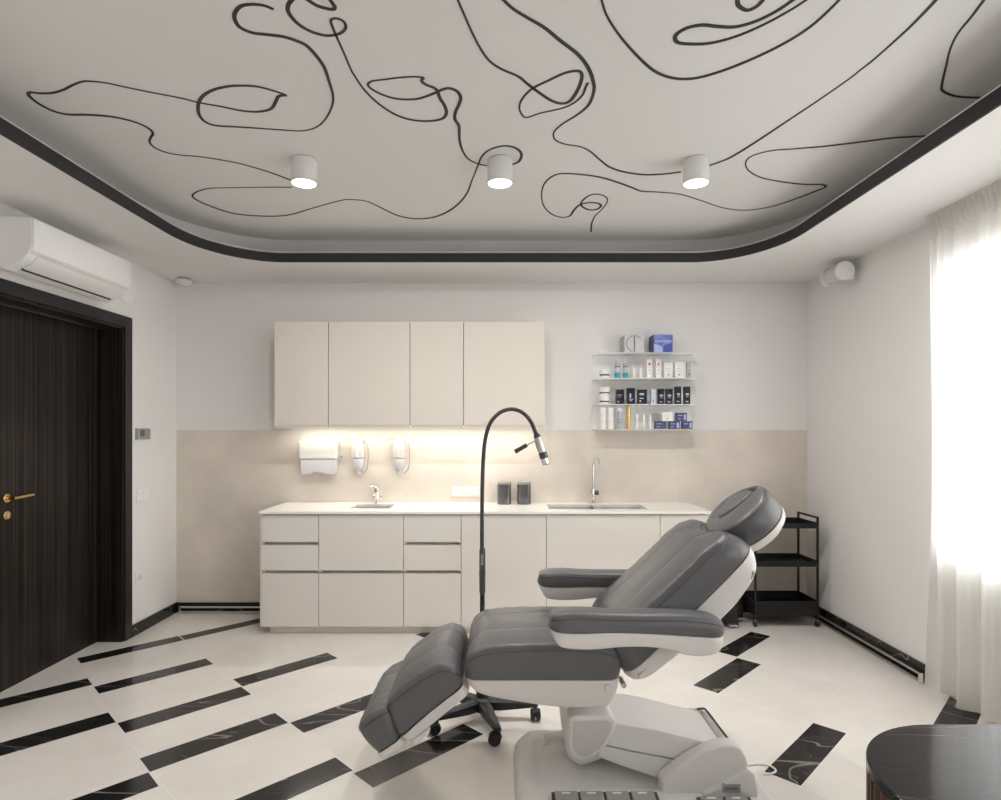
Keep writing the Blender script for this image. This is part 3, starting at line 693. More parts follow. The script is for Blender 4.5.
# inside the upper shelf
bottle(235, [(.024, 0), (.026, .002), (.026, .030), (.025, .031)], Z1, 'jar', 'small single white jar at the left of the upper shelf', [(.0265, .0315), (.027, .033), (.027, .044), (.024, .046)], 'white', 'jar', 'jar', bands=[('print_dark', .012, .021, .0263, 'print')])
def biphase(xc, label):
    bottle(xc, [(.013, 0), (.0145, .002), (.0145, .098), (.010, .104)], Z1, 'clearblue', label, [(.0115, .104), (.0118, .105), (.0118, .124), (.009, .126)], 'frost', grp='teal two-layer bottles', bands=[('teal', .001, .036, .0149, 'teal_layer'), ('print_dark', .076, .082, .0148, 'print'), ('print_pale', .05, .07, .0148, 'label')])
biphase(321, 'clear bottle with teal bottom layer beside the single white jar'); biphase(376, 'clear bottle with teal bottom layer beside the slim white serums')
for xc, t in ((431, 'slim white serum on the upper shelf next to the teal bottle'), (477, 'slim white serum on the upper shelf next to the pink topped cartons')):
    bottle(xc, [(.008, 0), (.009, .001), (.009, .072), (.007, .074)], Z1, 'jar', t, [(.0055, .074), (.006, .075), (.005, .100), (.003, .102)], 'frost', grp='slim white serums')
for x0, t in ((512, 'white carton with pink top half, the left of the pair'), (573, 'white carton with pink top half, the right of the pair')):
    carton(x0, x0+35, 124, Z1, 'card', t, .034, [('pink', .0, 1, .56, 1.0), ('print_dark', .33, .67, .70, .80), ('greycard', .2, .8, .40, .43), ('greycard', .3, .7, .22, .24)], 'pink topped cartons')
for x0, t in ((628, 'plain white carton on the upper shelf beside the pink topped pair'), (700, 'plain white carton on the upper shelf beside the slim grey one')):
    carton(x0, x0+56, 102, Z1, 'card', t, .045, [('print_dark', .42, .60, .17, .25), ('greycard', .3, .7, .85, .87), ('greycard', .2, .8, .60, .62), ('greycard', .35, .65, .45, .47)], 'plain white cartons')
carton(780, 806, 107, Z1, 'greycard', 'slim grey carton at the right end of the upper shelf', .03, [('print_dark', .3, .7, .18, .26), ('card', .2, .8, .6, .64)])
# on top of the lower shelf
def jar2(z, t): bottle(234, [(.024, 0), (.026, .002), (.026, .027), (.025, .028)], z, 'jar', t, [(.0265, .0285), (.027, .030), (.027, .0445), (.025, .046)], 'white', 'jar', 'jar', 'stacked white jars', bands=[('print_dark', .010, .018, .0263, 'print')])
jar2(Z2, 'white jar at the bottom of the two-jar stack'); jar2(Z2+.0691, 'white jar on top of the two-jar stack')
tm = [('print_pale', .12, .70, .60, .64), ('print_pale', .12, .6, .48, .50), ('print_pale', .12, .35, .13, .20)]
carton(310, 362, 97, Z2, 'darkcard', 'charcoal carton beside the stacked white jars', .05, tm)
carton(383, 434, 107, Z2, 'blackcard', 'navy black carton, tallest of the left dark cartons, with pale vertical print', .05, [('lilac', .28, .48, .40, .66), ('lilac', .22, .75, .28, .33), ('lilac', .3, .6, .18, .23)])
carton(455, 514, 97, Z2, 'darkcard', 'widest charcoal carton, left of the pale blue one', .05, [('print_pale', .15, .65, .62, .74), ('print_pale', .15, .6, .36, .42), ('print_pale', .15, .3, .15, .25)])
carton(541, 573, 102, Z2, 'paleblue', 'slim pale blue carton between the dark cartons', .032, [('print_dark', .4, .6, .15, .24), ('card', .2, .8, .8, .84)])
for x0, x1, h, t in ((590, 628, 102, 'black carton just right of the pale blue one'), (642, 685, 102, 'black carton second to the right of the pale blue one'), (704, 742, 117, 'tall black carton, left of the tall pair'), (763, 802, 117, 'tall black carton at the right end of the middle row')):
    carton(x0, x1, h, Z2, 'darkcard', t, .04, [('print_pale', .25, .75, .50, .62), ('print_pale', .3, .7, .40, .43), ('print_pale', .2, .65, .12, .17)], 'black cartons')
# inside the lower shelf
for xc, t in ((224, 'white tall bottle at the left end of the lower shelf'), (276, 'white tall bottle second from the left in the lower shelf')):
    bottle(xc, [(.012, 0), (.0145, .002), (.0145, .083), (.014, .085)], Z3, 'jar', t, [(.0138, .0855), (.0142, .087), (.0142, .106), (.011, .109)], 'white', grp='white tall bottles', bands=[('pink', .036, .041, .0148, 'print'), ('greycard', .07, .0715, .0147, 'line')])
bottle(337, [(.015, 0), (.0165, .002), (.0165, .085), (.012, .092)], Z3, 'clearblue', 'clear bottle with white cap beside the gold one', [(.0125, .092), (.013, .093), (.013, .106), (.010, .108)], 'white', bands=[('print_dark', .050, .052, .0168, 'print'), ('print_dark', .040, .042, .0168, 'print'), ('print_dark', .032, .034, .0168, 'print')])
bottle(395, [(.009, 0), (.0115, .002), (.0115, .095), (.0105, .096)], Z3, 'gold', 'tall gold bottle in the lower shelf', [(.0110, .0965), (.0117, .098), (.0117, .114), (.009, .116)], 'gold', bands=[('pink', .066, .07, .0118, 'print')])
for xc, t in ((452, 'slim white dropper nearest the gold bottle'), (497, 'slim white dropper in the middle of three'), (541, 'slim white dropper nearest the stacked boxes')):
    bottle(xc, [(.0065, 0), (.008, .001), (.007, .048), (.006, .05)], Z3, 'jar', t, [(.0065, .05), (.008, .053), (.0078, .066), (.004, .071)], 'white', grp='slim white droppers')
pt = [('lilac', .1, .55, .62, .70), ('print_pale', .1, .4, .25, .32), ('lilac', .7, .9, .15, .8)]
carton(570, 643, 53, Z3, 'navycard', 'navy box at the bottom left of the stacked boxes', .05, pt[:2], 'navy boxes')
carton(664, 733, 53, Z3, 'navycard', 'navy box with pale patch at the bottom middle of the stacked boxes', .05, pt, 'navy boxes')
carton(752, 818, 53, Z3, 'navycard', 'navy box at the bottom right of the stacked boxes', .05, pt[::2], 'navy boxes')
zz = Z3+hgt(0, 53)+.0004
carton(615, 688, 60, zz, 'card', 'small white box on top of the stacked navy boxes', .05, [('print_dark', .46, .56, .18, .30), ('greycard', .25, .75, .66, .68)])
carton(712, 780, 56, zz, 'navycard', 'navy box on top, resting on the two right-hand navy boxes', .05, pt, 'navy boxes')

# ================================================================ LEFT WALL FITTINGS
# air conditioner over the door
A0, A1 = 3.20, 4.05
r = thing('air_conditioner', 'white split air conditioner on the left wall above the door', 'air conditioner', (XL, (A0+A1)/2, 2.35))
xf = XL+.222
body = [(XL+.001, 2.385), (XL+.001, 2.632), (XL+.20, 2.632), (xf-.004, 2.624), (xf, 2.50), (xf-.012, 2.448), (xf-.05, 2.402), (XL+.08, 2.350)]
obj('body', MB().prism(body, A0, A1, .006, 3, axis='y'), M['white'], r)
obj('front_panel', MB().prism([(xf-.003, 2.626), (xf+.006, 2.620), (xf+.008, 2.50), (xf-.003, 2.452), (xf-.008, 2.47)], A0+.003, A1-.003, .002), M['white'], r)
fl_ = obj('louver', MB().prism([(xf-.020, 2.437), (xf-.058, 2.399), (XL+.10, 2.362), (XL+.10, 2.354), (xf-.054, 2.390), (xf-.014, 2.431)], A0+.06, A1-.06, .001), M['white'], r)
obj('slot', MB().prism([(XL+.122, 2.370), (XL+.128, 2.3725), (XL+.128, 2.362), (XL+.122, 2.3595)], A0+.055, A1-.055), M['groove'], fl_)
obj('slot', MB().prism([(xf-.016, 2.442), (xf-.012, 2.446), (xf-.0075, 2.444), (xf-.0125, 2.439)], A0+.01, A1-.01), M['offwhite'], r)
r = thing('pipe_cover', 'round white pipe cover disc on the wall beside the air conditioner', 'cover', (XL, 4.35, 2.41))
obj('disc', MB().lathe([(.112, XL), (.112, XL+.008), (.104, XL+.018), (.02, XL+.024)], 4.35, 2.52, 32, 'x'), M['white'], r)

def plate(name, label, cat, y, z, w, h, m, t=.010):
    r = thing(name, label, cat, (XL, y, z)); obj('plate', MB().box(XL, XL+t, y-w/2, y+w/2, z-h/2, z+h/2, .003), M[m], r); return r
yy = 4.555
r = plate('thermostat', 'grey thermostat with dark display on the left wall', 'thermostat', yy, 1.478, .17, .082, 'grey', .018)
obj('display', MB().box(XL+.017, XL+.0195, yy-.05, yy+.005, 1.458, 1.508, .001), M['screen'], r)
obj('cover_edge', MB().box(XL+.017, XL+.0185, yy-.064, yy-.058, 1.440, 1.516), M['frost'], r)
r = plate('light_switch', 'white double light switch beside the door', 'switch', yy, 1.02, .15, .088, 'white')
for k in (-1, 1): obj('rocker', MB().box(XL+.009, XL+.0135, yy+k*.035-.032, yy+k*.035+.032, .982, 1.058, .002), M['white'], r)
yy = 4.51
r = plate('wall_socket', 'white socket low on the left wall beside the door', 'socket', yy, .412, .085, .085, 'white')
obj('outlet', MB().lathe([(.028, XL+.009), (.028, XL+.0125), (.022, XL+.0105), (.02, XL+.0101)], yy, .412, 20, 'x'), M['offwhite'], r)
obj('pin_hole', MB().box(XL+.0105, XL+.012, yy-.012, yy-.008, .410, .414).box(XL+.0105, XL+.012, yy+.008, yy+.012, .410, .414), M['groove'], r)

# smoke detector on the lowered ceiling
r = thing('smoke_detector', 'small white smoke detector on the ceiling in the left far corner', 'smoke detector', (-2.55, 4.90, ZC))
obj('base', MB().lathe([(.045, ZC), (.045, ZC-.012)], -2.55, 4.90, 28), M['grey'], r)
obj('body', MB().lathe([(.052, ZC-.012), (.060, ZC-.016), (.060, ZC-.036), (.038, ZC-.052), (.005, ZC-.056)], -2.55, 4.90, 28), M['white'], r)

# loudspeaker on the right wall
r = thing('loudspeaker', 'white rounded loudspeaker bracketed high on the right wall', 'loudspeaker', (XR, 4.36, 2.63))
sx, sz, R = 2.425, 2.628, .068
def dee(R): return [(sx+R*math.cos(a)*1.0, sz+R*math.sin(a)*1.0) for a in [PI*k/14 for k in range(15)]]+[(sx-R*.98, sz-.02), (sx-R*.6, sz-R*.92), (sx, sz-R), (sx+R*.7, sz-R*.86), (sx+R*.98, sz-.02)]
obj('grille', MB().prism(dee(R*.94), 4.285, 4.46, .004), M['frost'], r)
obj('cap', MB().prism(dee(R), 4.265, 4.287, .006), M['white'], r)
obj('cap', MB().prism(dee(R), 4.458, 4.48, .006), M['white'], r)
obj('bracket', MB().box(sx+.05, XR-.006, 4.345, 4.385, sz-.045, sz-.010, .004).box(XR-.008, XR, 4.32, 4.41, sz-.065, sz+.02, .004), M['white'], r)

# ================================================================ CURTAIN
cur = thing('curtain', 'white sheer floor-length curtain over the right-hand window', 'curtain', (2.487, 2.4, 0))
def cx_(y, z):
    t = max(0, min(1, (ZC-z)/ZC))
    A = .010+.033*t**.8
    ph = 2*PI*(y/.155)+.9*math.sin(y*7.3)+1.2*math.sin(y*2.9+1)
    return 2.487+A*math.sin(ph+.35*math.sin(z*1.7+y*4))+(.008*(1-t)+.004)*math.sin(y*2*PI/.043+z*.6)
Y0, Y1 = 1.05, 3.513
NY, NZ = 420, 34
P = []
for i in range(NY+1):
    y = Y0+(Y1-Y0)*i/NY; row = []
    for k in range(NZ+1):
        z = .028+.012*math.sin(y*21)+(ZC-.115-.028)*(k/NZ)
        e = .0 if i < NY-14 else (i-NY+14)/14
        yz = y+.012*math.sin(y*40+z*2)*(1-k/NZ)-.022*e*math.sin(PI*(k/NZ)**.8)
        row.append((cx_(y, z), yz, z))
    P.append(row)
mb = MB(); mb.grid(P); obj('sheer', mb, M['sheer'], cur, sharp=180, merge=False)
mb = MB(); P = []
for i in range(NY*2+1):
    y = Y0+(Y1-Y0)*i/NY/2
    P.append([(2.487+.013*math.sin(y*2*PI/.034+1.1*math.sin(y*13))*(1+.5*k)+.004*math.sin(y*80+k*2), y, ZC-.125+.123*k/6) for k in range(7)])
mb.grid(P); obj('header_tape', mb, M['sheer_tape'], cur, sharp=180, merge=False)
obj('hem', MB().grid([[(cx_(y, .05)+dx, y, z) for dx, z in ((-.001, .03+.012*math.sin(y*21)), (-.001, .052+.012*math.sin(y*21)))] for y in [Y0+(Y1-Y0-.003)*i/NY for i in range(NY+1)]]) and MB().tube([(cx_(y, .032), y, .030+.012*math.sin(y*21)) for y in [Y0+(Y1-Y0-.003)*i/NY for i in range(NY+1)]], .0022, 5), M['sheer_tape'], cur)

# ================================================================ TROLLEY AND BINS
T0, T1, TY0, TY1 = 1.945, 2.435, 4.64, 4.955
tr = thing('trolley', 'black metal three-tier trolley in the far right corner', 'trolley', ((T0+T1)/2, (TY0+TY1)/2, 0))
pw = .0075
for k, (x, y) in enumerate(((T0+pw, TY0+pw), (T1-pw, TY0+pw), (T0+pw, TY1-pw), (T1-pw, TY1-pw))):
    obj('post', MB().box(x-pw, x+pw, y-pw, y+pw, .055, .845, .002), M['blackmetal'], tr)
    c = MB().tube([(x, y, .06), (x, y, .035)], .006, 8)
    co = obj('caster', c, M['steel'], tr)
    obj('wheel', MB().lathe([(.012, x-.009), (.0225, x-.009), (.0235, x), (.0225, x+.009), (.012, x+.009)], y+.008, .0238, 18, 'x'), M['black'], co)
def tray(z, h, lip):
    t = .003; b = MB()
    b.box(T0+.015, T1-.015, TY0+.004, TY1-.004, z, z+t)
    b.box(T0+.015, T1-.015, TY0+.002, TY0+.005, z-.0, z+h, .001); b.box(T0+.015, T1-.015, TY1-.005, TY1-.002, z, z+h, .001)
    b.box(T0+.002, T0+.005, TY0+.015, TY1-.015, z, z+h, .001); b.box(T1-.005, T1-.002, TY0+.015, TY1-.015, z, z+h, .001)
    obj('tray', b, M['blackmetal'], tr)
tray(.755, .042, 0); tray(.463, .042, 0); tray(.085, .115, 0)
for x in (T0+pw, T1-pw): obj('handle_bar', MB().box(x-pw, x+pw, TY0+2*pw, TY1-2*pw, .830, .845, .002), M['blackmetal'], tr)
def bin_(x, y, s, h, label, rot=0):
    r = thing('pedal_bin', label, 'bin', (x, y, 0), 'black pedal bins')
    obj('body', MB().lathe([(s*.82, .018), (s*.9, .022), (s, h-.06), (s*.97, h-.055)], x, y, 36, sq=.6), M['black'], r)
    obj('base_ring', MB().lathe([(s*.86, .0), (s*.95, .004), (s*.95, .018), (s*.86, .022)], x, y, 36, sq=.6), M['dgrey'], r)
    obj('lid', MB().lathe([(s*1.0, h-.055), (s*1.03, h-.05), (s*1.02, h-.02), (s*.7, h), (s*.1, h+.004)], x, y, 36, sq=.6), M['black'], r)
    obj('pedal', MB().box(x-.03, x+.03, y-s-.03, y-s*.8, .016, .026, .004), M['steel'], r)
bin_(1.775, 4.70, .062, .27, 'black pedal bin nearer the treatment chair, left of the trolley')
bin_(1.885, 4.86, .050, .25, 'black pedal bin farther back, close beside the trolley')

# ================================================================ DESK IN THE FRONT RIGHT CORNER
dx, dy, dR, dZ = 1.098, 1.272, .285, .75
def stadium(R, x1, n=24): return [(dx+R*math.cos(PI/2+PI*k/n), dy+R*math.sin(PI/2+PI*k/n)) for k in range(n+1)]+[(x1+R*math.cos(-PI/2+PI*k/n), dy+R*math.sin(-PI/2+PI*k/n)) for k in range(n+1)]
dk = thing('desk', 'rounded desk with black marble top and fluted walnut sides', 'desk', (dx+.4, dy, 0))
obj('top', MB().prism(stadium(dR, 1.95, 40), dZ-.024, dZ, .004, axis='z'), M['marble_top'], dk)
inn = dR-.002
obj('core', MB().prism(stadium(inn-.02, 1.95, 40), .04, dZ-.0245, axis='z'), M['walnut'], dk)
st = stadium(inn-.012, 1.95, 30); per = []
for i, p in enumerate(st):
    q = st[(i+1) % len(st)]; d = math.dist(p, q); k = max(1, round(d/.030))
    for j in range(k): per.append((p[0]+(q[0]-p[0])*j/k, p[1]+(q[1]-p[1])*j/k))
flut = MB()
for x, y in per: flut.lathe([(.0135, .04), (.0135, dZ-.0245)], x, y, 10)
obj('fluting', flut, M['walnut'], dk, merge=False)
obj('plinth', MB().prism(stadium(inn-.05, 1.95, 24), 0, .04, axis='z'), M['black'], dk)

# ================================================================ FLOOR LAMP ON CASTORS
lx, ly = -.092, 3.17
fl = thing('floor_lamp', 'black gooseneck examination lamp on a five-star castor base', 'lamp', (lx, ly, 0))
hub = MB().lathe([(.042, .046), (.050, .052), (.050, .108), (.032, .118), (.032, .140), (.028, .15), (.022, .19), (.017, .20)], lx, ly, 24)
obj('hub', hub, M['black'], fl)
R5 = .275; WR = .0308; a0 = math.atan2(2.905-ly, -.012-lx)
for k in range(5):
    a = a0+2*PI*k/5; c, s = math.cos(a), math.sin(a)
    def pt(r, w, z): return (lx+r*c-w*s, ly+r*s+w*c, z)
    b = MB(); rows = []
    for r_, w_, zt, zb in ((.02, .030, .108, .056), (.10, .027, .105, .056), (.19, .022, .099, .062), (R5-.01, .020, .092, .070), (R5+.014, .016, .086, .070)):
        rows.append([pt(r_, -w_, zb), pt(r_, -w_, zt-.008), pt(r_, -w_*.6, zt), pt(r_, w_*.6, zt), pt(r_, w_, zt-.008), pt(r_, w_, zb), pt(r_, -w_, zb)])
    V = b.grid(rows); b.bm.faces.new(V[0][:6]); b.bm.faces.new(V[-1][:6])
    lg = obj('leg', b, M['black'], fl)
    cs = MB().tube([pt(R5, 0, .078), pt(R5, 0, .055)], .008, 10)
    ca = obj('caster', cs, M['black'], fl)
    ha = a+1.15+.5*k; hc, hs = math.cos(ha), math.sin(ha); bx, by = lx+R5*c-.012*hc, ly+R5*s-.012*hs
    wm = MB()
    for o_ in (-.0145, .0145):
        prof = [(.008, -.009), (.026, -.010), (.0305, -.006), (.0305, .006), (.026, .010), (.008, .009)]
        rr = []
        for q, hh in prof:
            rr.append([(bx-hs*(o_+hh)+hc*q*math.cos(t), by+hc*(o_+hh)+hs*q*math.cos(t), WR+q*math.sin(t)) for t in [2*PI*j/20 for j in range(21)]])
        wm.grid(rr)
        ce = [(bx-hs*(o_+hh), by+hc*(o_+hh), WR) for hh in (-.008, .008)]
        for cpt, ring_ in ((ce[0], rr[0]), (ce[1], rr[-1])):
            wm.faces([cpt]+ring_[:20], [(0, 1+j, 1+(j+1) % 20) for j in range(20)])
    obj('wheel', wm, M['black'], ca)
    fm = MB()
    rr = []
    for o_ in (-.006, .006):
        rr.append([(bx-hs*o_+hc*q*math.cos(t), by+hc*o_+hs*q*math.cos(t), WR+q*math.sin(t)) for q, t in [(.0345, PI*j/10) for j in range(11)]])
    fm.grid(rr); fm.box(bx+hc*.02-.006, bx+hc*.02+.006, by+hs*.02-.006, by+hs*.02+.006, .046, .064, .002)
    obj('fork', fm, M['black'], ca)
obj('pole', MB().tube([(lx, ly, .19), (lx, ly, .70)], .0125, 16), M['black'], fl)
zc0, zc1 = W(482, 591, ly).z, W(482, 550, ly).z
cp = obj('coupling', MB().lathe([(.0125, zc0-.02), (.016, zc0), (.016, zc0+.085), (.0175, zc0+.088), (.0175, zc0+.100), (.016, zc0+.103), (.016, zc1), (.0115, zc1+.012)], lx, ly, 20), M['dgrey'], fl)
obj('switch', MB().box(lx-.007, lx+.007, ly-.0185, ly-.015, zc1-.075, zc1-.02, .001), M['grey'], cp)
gp = [(482, 552), (482, 510), (482.5, 480), (483, 465), (484, 450), (485.5, 438), (488.5, 427), (493, 419), (500, 412.5), (507, 409.7), (513, 409.2), (520, 411.2), (526, 415.5), (531, 422), (534.5, 430), (537.5, 438)]
gpts = smooth_path([W(x, y, ly+.002*0) for x, y in gp], 5)
obj('gooseneck', MB().tube(gpts, .0106, 14), M['goose'], fl)
h0, h1 = W(536.3, 433.5, ly), W(546.3, 464.5, ly); hd = h1-h0
hm = MB(); hm.tube([h0+hd*t for t in (0, .05, .12)], [.014, .016, .0205], 18); cone = obj('collar', hm, M['goose'], fl)
hh_ = obj('head', MB().tube([h0+hd*t for t in (.12, .16, .40, .58, .60)], [.019, .0215, .0225, .0205, .0195], 20), M['steel'], fl)
obj('grip_ring', MB().tube([h0+hd*t for t in (.60, .62, .78, .80)], [.0195, .0215, .0215, .0195], 20), M['dgrey'], hh_)
obj('lens_ring', MB().tube([h0+hd*t for t in (.80, .82, .98, 1.0, .99)], [.0195, .0185, .0205, .018, .013], 20), M['chrome'], hh_)
obj('lens', MB().tube([h0+hd*.97, h0+hd*1.006], [.0165, .0165], 20), M['black'], hh_)
q0, q1, q2 = W(536, 440.7, ly-.02), W(527, 445, ly-.02), W(514.8, 451.8, ly-.02)
sh = obj('side_handle', MB().tube([q0, q1], .0035, 8), M['steel'], hh_)
d = q2-q1
obj('side_grip', MB().tube([q1, q1+d*.06, q1+d*.8, q1+d*.85, q1+d*.98, q2], [.008, .0115, .0115, .0125, .0125, .010], 14), M['goose'], hh_)

# ================================================================ TREATMENT CHAIR
YC, HW = 2.715, .275            # centre line and half width of the upholstery
YN = YC-HW
ch = thing('treatment_chair', 'grey reclining beauty treatment chair on a pale moulded base', 'treatment chair', (.55, YC-.05, 0))

def resample(poly, us):
    p = [Vector((x, z)) for x, z in poly]
    sp_ = smooth_path([(q.x, q.y, 0) for q in p], 10) if len(p) > 2 else [Vector((q.x, q.y, 0)) for q in p]
    L = [0]
    for a, b in zip(sp_, sp_[1:]): L.append(L[-1]+(b-a).length)
    out = []
    for u in us:
        t = u*L[-1]; k = 0
        while k < len(L)-2 and L[k+1] < t: k += 1
        f = (t-L[k])/max(1e-9, L[k+1]-L[k]); q = sp_[k].lerp(sp_[k+1], f); out.append(Vector((q.x, q.y)))
    return out, L[-1]
def stations(n, pw=1.7):
    o = []
    for i in range(n+1):
        t = -1+2*i/n; o.append(math.copysign(1-(1-abs(t))**pw, t))
    return o
def cushion(top, bot, yc, hw, rc=.05, crown=.02, edge=.02, seams=(), seam_d=.006, bulge=.006, nu=44, nv=40, wr=.0028, notch=0.0, hfun=None, rim=True):
    """upholstered pad: side view between the polylines top and bot, padded across its width; returns mesh builder and rim path"""
    us = [(s+1)/2 for s in stations(nu)]; vs = stations(nv)
    T, L = resample(top, us); B, _ = resample(bot, us)
    mb = MB(); top_rows, bot_rows, edge_n = [], [], []
    rnd = random.Random(3)
    ph = [rnd.uniform(0, 6) for _ in range(6)]
    for i, u in enumerate(us):
        d0, d1 = u*L, (1-u)*L
        de_ = min(d0, d1)
        w = hw if de_ >= rc else hw-rc+math.sqrt(max(0, rc*rc-(rc-de_)**2))
        n = (T[i]-B[i]).normalized(); thk = (T[i]-B[i]).length
        row, rb = [], []
        for v in vs:
            y = yc+v*w
            dist = min(de_ if i not in (0, nu) else 0, (1-abs(v))*w)
            t = min(1, dist/edge) if edge > 0 else 1
            h = edge*.75*math.sqrt(max(0, 1-(1-t)**2))+crown*(max(0, 1-v*v))**.7*min(1, de_/(edge*3)+.0)
            for s in seams:
                h -= seam_d*math.exp(-((v-s)*hw/.006)**2)*min(1, dist/.03)
                h -= seam_d*.35*math.exp(-((v-s)*hw/.030)**2)*min(1, dist/.03)
            # gathers in the leather along the piped edge
            g = math.exp(-dist/.028)*min(1, dist/.006)
            h += wr*g*(math.sin(u*L*95+ph[0]+2*math.sin(u*L*23+ph[1]))+math.sin(y*110+ph[2]))
            if hfun: h += hfun(u, v, T[i].x, y)
            q = T[i]+n*h
            ax = Vector((0, 0))
            if notch: 
                k = notch*max(0, 1-(abs(v)/.62)**3)*max(0, (u-.72)/.28)**2
                tg = (T[min(i+1, nu)]-T[max(i-1, 0)]).normalized(); ax = -tg*k
            row.append(Vector((q.x+ax.x, y, q.y+ax.y))); rb.append(Vector((B[i].x+ax.x*.6, y, B[i].y+ax.y*.6)))
        top_rows.append(row); bot_rows.append(rb)
    mb.grid(top_rows); mb.grid(bot_rows)
    # skirt
    ij = [(0, j) for j in range(nv+1)]+[(i, nv) for i in range(1, nu+1)]+[(nu, j) for j in range(nv-1, -1, -1)]+[(i, 0) for i in range(nu-1, 0, -1)]
    ptop = [top_rows[i][j] for i, j in ij]; pbot = [bot_rows[i][j] for i, j in ij]
    cen = sum(ptop, Vector())/len(ptop)
    m = len(ij); K = 6; rows = []
    for k in range(K+1):
        t = k/K; r_ = []
        for q in range(m):
            p = ptop[q].lerp(pbot[q], t)
            tg = (ptop[(q+1) % m]-ptop[q-1]); dn = (pbot[q]-ptop[q])
            o = tg.cross(dn)
            if o.length > 1e-9: o.normalize()
            if o.dot(p-cen) < 0: o = -o
            r_.append(p+o*bulge*math.sin(PI*t)**.8)
        r_.append(r_[0]); rows.append(r_)
    mb.grid(rows)
    bmesh.ops.remove_doubles(mb.bm, verts=mb.bm.verts, dist=2e-5)
    clean = [ptop[0]]
    for p in ptop[1:]:
        if (p-clean[-1]).length > .004: clean.append(p)
    SEAM_PATHS[:] = []
    for s in seams:
        j = min(range(nv+1), key=lambda q: abs(vs[q]-s)); SEAM_PATHS.append([top_rows[i][j] for i in range(1, nu)])
    return mb, clean
SEAM_PATHS = []
def pad(name, top, bot, yc, hw, parent=None, m='leather', piping=True, **kw):
    SEAM_PATHS[:] = []
    mb, rim = cushion(top, bot, yc, hw, **kw)
    o = obj(name, mb, M[m], parent or ch, sharp=60)
    if piping: obj('piping', MB().tube(rim, .0026, 6, closed=True), M['leather_dark'], o)
    if SEAM_PATHS and kw.get('seams'):
        sb_ = MB()
        for pth in list(SEAM_PATHS): sb_.tube(pth, .0011, 5)
        obj('seam', sb_, M['leather_dark'], o)
    return o
def off(poly, d):
    out = []
    for i, p in enumerate(poly):
        a = Vector(poly[max(0, i-1)]); b = Vector(poly[min(len(poly)-1, i+1)]); t = (b-a).normalized(); out.append((p[0]+t.y*d, p[1]-t.x*d))
    return out

# --- seat
PN = lambda pts: XZ(pts, YN)
s_top = PN([(466, 664), (478, 656.5), (502, 652.5), (560, 651), (600, 653), (621, 659)])
s_bot = PN([(465, 680), (480, 680), (510, 680), (560, 680), (600, 680), (621, 680)])
SE = (-.36, .36)
pad('seat', s_top, s_bot, YC, HW, rc=.045, crown=.034, edge=.022, seams=SE, bulge=.006)
# --- calf rest, foot rest
c_top = PN([(460.5, 679), (453, 673), (441, 671.5), (428, 677), (406, 692), (385.5, 709)])
c_bot = PN([(461.5, 687), (455, 691.5), (445, 699), (430, 711), (413, 725), (396.5, 739)])
pad('calf_rest', c_top, c_bot, YC, HW, rc=.05, crown=.036, edge=.024, seams=SE, bulge=.006)
f_top = PN([(391, 713), (381, 716), (368, 724.5), (357, 734)])
f_bot = PN([(399, 739), (393, 742.5), (384, 748.5), (375, 755)])
pad('foot_rest', f_top, f_bot, YC, HW, rc=.05, crown=.020, edge=.026, seams=SE, bulge=.006, nu=30)
# --- back rest
b_top = PN([(610, 650), (622, 639), (653, 612), (690, 577), (712, 555.5), (734.5, 537.5)])
b_bot = PN([(626, 677), (640, 665), (669, 638), (705, 601), (728, 577), (755.5, 548)])
pad('backrest', b_top, b_bot, YC, HW, rc=.085, crown=.034, edge=.026, seams=SE, bulge=.010, notch=.035, nu=54)

# --- white shells
sh_t = PN([(465, 681), (500, 681), (560, 681), (600, 681), (621, 681)])
sh_b = PN([(470, 690), (500, 697.5), (555, 705.5), (600, 706), (617, 700)])
mb, _ = cushion(sh_b, sh_t, YC, HW-.004, rc=.05, crown=0, edge=.012, bulge=.004, wr=0); o = obj('seat_shell', mb, M['shell'], ch, sharp=60)
q = W(607.5, 687.5, YN+.0); obj('button', MB().box(q.x-.012, q.x+.012, YN-.006, YN+.02, q.z-.013, q.z+.013, .004), M['shell'], o)
q = W(489, 687.5, YN); obj('label_plate', MB().box(q.x-.045, q.x+.045, YN-.001, YN+.02, q.z-.008, q.z+.010, .002), M['shell'], o)
k = PN([(400, 739.5), (430, 713), (462, 688.5)]); kb = PN([(408, 744), (436, 720), (468, 694)])
mb, _ = cushion(kb, k, YC, HW-.003, rc=.03, crown=0, edge=.008, bulge=.002, wr=0, nu=20); o = obj('calf_shell', mb, M['shell'], ch, sharp=60)
k = PN([(412, 741), (420, 735), (428, 728.5)]); kb = PN([(414, 744.5), (422, 739), (430, 732)])
obj('latch', MB().prism(k+kb[::-1], YN-.004, YN+.03, .002), M['shell'], o)
k = PN([(376, 756), (387, 749), (400, 740)]); kb = PN([(379, 760.5), (391, 753.5), (405, 744.5)])
mb, _ = cushion(kb, k, YC, HW-.003, rc=.03, crown=0, edge=.008, bulge=.002, wr=0, nu=20); obj('foot_shell', mb, M['shell'], ch, sharp=60)
k = PN([(627, 678), (645, 661.5), (670, 638), (706, 601), (729, 578), (756.5, 548.5)])
kb = PN([(633, 684), (652, 672.5), (682, 649), (722, 616), (743, 592), (762, 562)])
mb, _ = cushion(kb, k, YC, HW-.002, rc=.085, crown=0, edge=.018, bulge=.005, wr=0, notch=.03); o = obj('back_shell', mb, M['shell'], ch, sharp=60)
q = PN([(748.5, 576), (752.5, 570.5), (755.5, 573), (751.5, 580)]); obj('inset', MB().prism(q, YN+.001, YN+.05, .002), M['grey'], o)
q = PN([(638, 676), (647, 667.5), (650, 670.5), (642, 679)]); obj('inset', MB().prism(q, YN-.006, YN+.03, .002), M['offwhite'], o)
